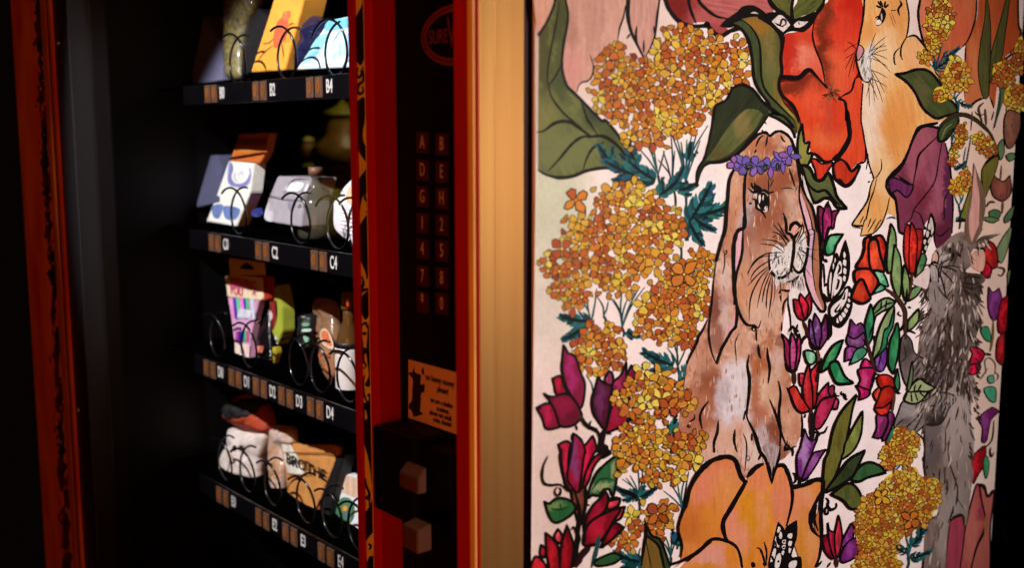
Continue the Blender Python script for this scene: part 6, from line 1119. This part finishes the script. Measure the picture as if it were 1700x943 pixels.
f.fill('P3 950,740 1005,735 1000,760 955,762', (120, 170, 130), w=0); f.fill('P3 950,785 1018,782 1015,802 952,805', (196, 216, 200), w=0); f.fill('P3 960,838 1003,835 990,900 965,870', (150, 196, 160), w=0); f.line('P3 945,690 975,688', 2, c=(180, 180, 180)); f.build(it.root)
it = Item('snack_bag', 'clear brownish bag with an oval picture above slot D4', 'bag', 640, 490, .21, .24)
it.slab('contents', 'P4 1105,90 1150,110 1185,290 1170,315 1120,240 1090,150', M('orange_contents', (214, 110, 50)), .01, True, d=.004, puff=.006)
it.slab('film', 'P3 1040,570 1100,545 1190,600 1205,740 1222,943 P4 1215,230 1170,340 1105,240 1085,90 P3 1060,800', M('tan_film', (176, 130, 96), rough=.15, alpha=.55, coat=.6), .02, True, puff=.009)
f = it.art('oval_picture', -.0105); f.fill('P3 1088,830 1105,785 1140,785 1180,850 1195,930 1170,943 1110,900', (232, 190, 160), w=0); f.fill('P3 1098,835 1112,800 1138,800 1170,860 1180,920 1120,880', (214, 130, 80), (190, 90, 50), w=0); f.build(it.root)
c = front(582, 662, .215); r = empty('drink_bottle', c, 'slim bottle with gold cap and white label at the right end of the D shelf', 'bottle')
mb = MB(); mb.lathe(c, [(.001, 0), (.017, 0), (.018, .004), (.018, .075), (.012, .09), (.0075, .102), (.0075, .128)], 28); mb.build('body', M('amber_glass', (90, 60, 30), rough=.12, coat=.6), r, smooth=True)
mb = MB(); mb.lathe(c, [(.0184, .006), (.0186, .008), (.0186, .066), (.0184, .068)], 28); mb.build('paper_label', M('white_label', (226, 214, 208), var=.03), r, smooth=True)
mb = MB(); mb.lathe(c, [(.009, .116), (.0095, .118), (.0095, .138), (.001, .139)], 24); mb.build('cap', M('gold_cap', (200, 140, 60), rough=.25, metal=.8), r, smooth=True)
mb = MB(); mb.lathe(c, [(.0188, .068), (.0188, .074), (.0150, .078)], 28); mb.build('neck_ring', m_dblack, r, smooth=True)
# row E
it = Item('plush_toy', 'white plush pouch with dark eyes wearing a red and black cap above slot E0', 'plush', 802, 660, .205, .225)
it.slab('body', 'P4 375,720 500,735 655,745 630,860 600,943 P5 600,80 585,200 570,245 440,278 400,275 285,275 265,235 290,150 330,30 P4 365,850', mat('white_plush', (232, 214, 204), rough=.9, var=.1, scale=60, bump=.1, spec=.1), .03, True, puff=.016)
it.slab('cap', 'P4 335,600 380,520 460,455 560,460 640,560 668,650 655,740 520,730 372,660', M('red_cap', (176, 60, 24), rough=.7), .03, True, d=-.004, puff=.016); it.slab('cap_front', 'P4 330,560 400,500 560,480 600,560 570,655 480,670 380,650', M('black_cap_front', (18, 14, 14), rough=.7), .03, True, d=-.010, puff=.014)
it.slab('eye', 'P4 402,850 420,850 422,895 404,895', m_dblack, .003, d=-.018); it.slab('eye', 'P4 452,850 470,850 472,895 454,895', m_dblack, .003, d=-.018)
it = Item('snack_bag', 'crinkled brown and white bag between the plush toy and the kraft pouch', 'bag', 825, 705, .21, .23)
it.slab('pouch', 'P4 710,705 790,690 860,720 865,830 800,850 790,943 P5 800,150 775,385 745,390 705,290 690,150 P4 690,850', mat('crinkled_film', (178, 124, 80), rough=.25, var=.3, scale=40, bump=.1, col2=(226, 214, 210), coat=.5), .02, True, puff=.01)
it = Item('kraft_pouch', 'kraft stand-up pouch with black capitals above slot E3', 'pouch', 864, 738, .203, .228)
it.slab('pouch', 'P4 785,838 1000,842 1205,852 1215,943 P5 1215,100 1130,300 1055,490 1000,552 940,562 848,572 835,400 820,200 P4 790,940', M('kraft_paper', (206, 138, 70), rough=.6, var=.1), .02, True, puff=.0035)
f = it.art('pouch_print_and_light', -.006); f.fill('P4 790,840* 860,842* 920,943* P5 980,220* 900,210* 835,200*', (238, 226, 208), w=0); f.fill('P5 850,545 1000,528 1000,550 850,570', (240, 232, 226), w=0); f.line('P4 800,905 1200,912', 1.4, c=(120, 74, 34), tp=1); f.line('P5 810,40 1190,45', 1.2, c=(120, 74, 34), tp=1)  # the cream left side is spotlight put into the pouch colour
f.line('P5 940,105 1000,110', 1.6, c=(60, 30, 16)); f.line('P5 840,210 1050,218', 1, c=(130, 84, 44)); f.build(it.root)
a = it.P(*P('P5 975,155')[0][:2], -.0072); text('BROTHE', a, .021, m_dblack, it.root, 'lettering', sx=1.35, bold=.0003)
it = Item('snack_bag', 'matt black pouch leaning between the kraft pouch and the white card', 'bag', 895, 750, .200, .225)
it.slab('pouch', 'P5 1090,95 1200,70 1280,60 1240,200 1180,450 1130,735 1010,680 1000,560 1050,350', m_dblack, .02); f = it.art('pouch_mark'); f.fill('P5 1055,450 1080,450 1085,490 1065,510 1050,490', (190, 100, 60), w=0); f.build(it.root)
it = Item('greeting_card', 'white card with a green disc at the right end of the E shelf', 'card', 922, 785, .200, .232)
it.slab('card_face', 'P5 1250,200 1420,245 1420,860 1340,832 1130,740 1200,350', m_wht, .012)
f = it.art('card_art'); f.fill('P5 1295,392 1335,410 1360,470 1350,560 1300,612 1245,600 1212,540 1225,450 1255,400', (84, 128, 92), (66, 108, 78), w=0); f.fill('P5 1262,470 1285,455 1305,475 1290,500 1268,500', (236, 160, 60), w=0); f.fill('P5 1285,520 1310,515 1310,545 1290,545', (110, 96, 170), w=0)
f.line('P5 1262,290 1300,300 1380,315', 2, c=(190, 150, 70)); f.line('P5 1290,280 1310,330 1320,300', 1.6, c=(220, 180, 90)); f.line('P5 1180,690 1240,700 1310,720', 1.4, c=(160, 140, 140)); f.fill('P5 1250,205* 1420,250* 1420,420* 1230,340*', (226, 186, 160), w=0, lv=-.5); f.build(it.root)  # the peach band at the top is warm shade put into the card colour

# dark wall far behind
mb = MB(); mb.box((1.9, -3.5, -.5), (1.95, 5, 4)); w_ = mb.build('back_wall', mat('dark_wall', (2, 2, 2), spec=0, rough=1, bump=0), None); w_.matrix_world = M_ROOT; w_['kind'] = 'structure'
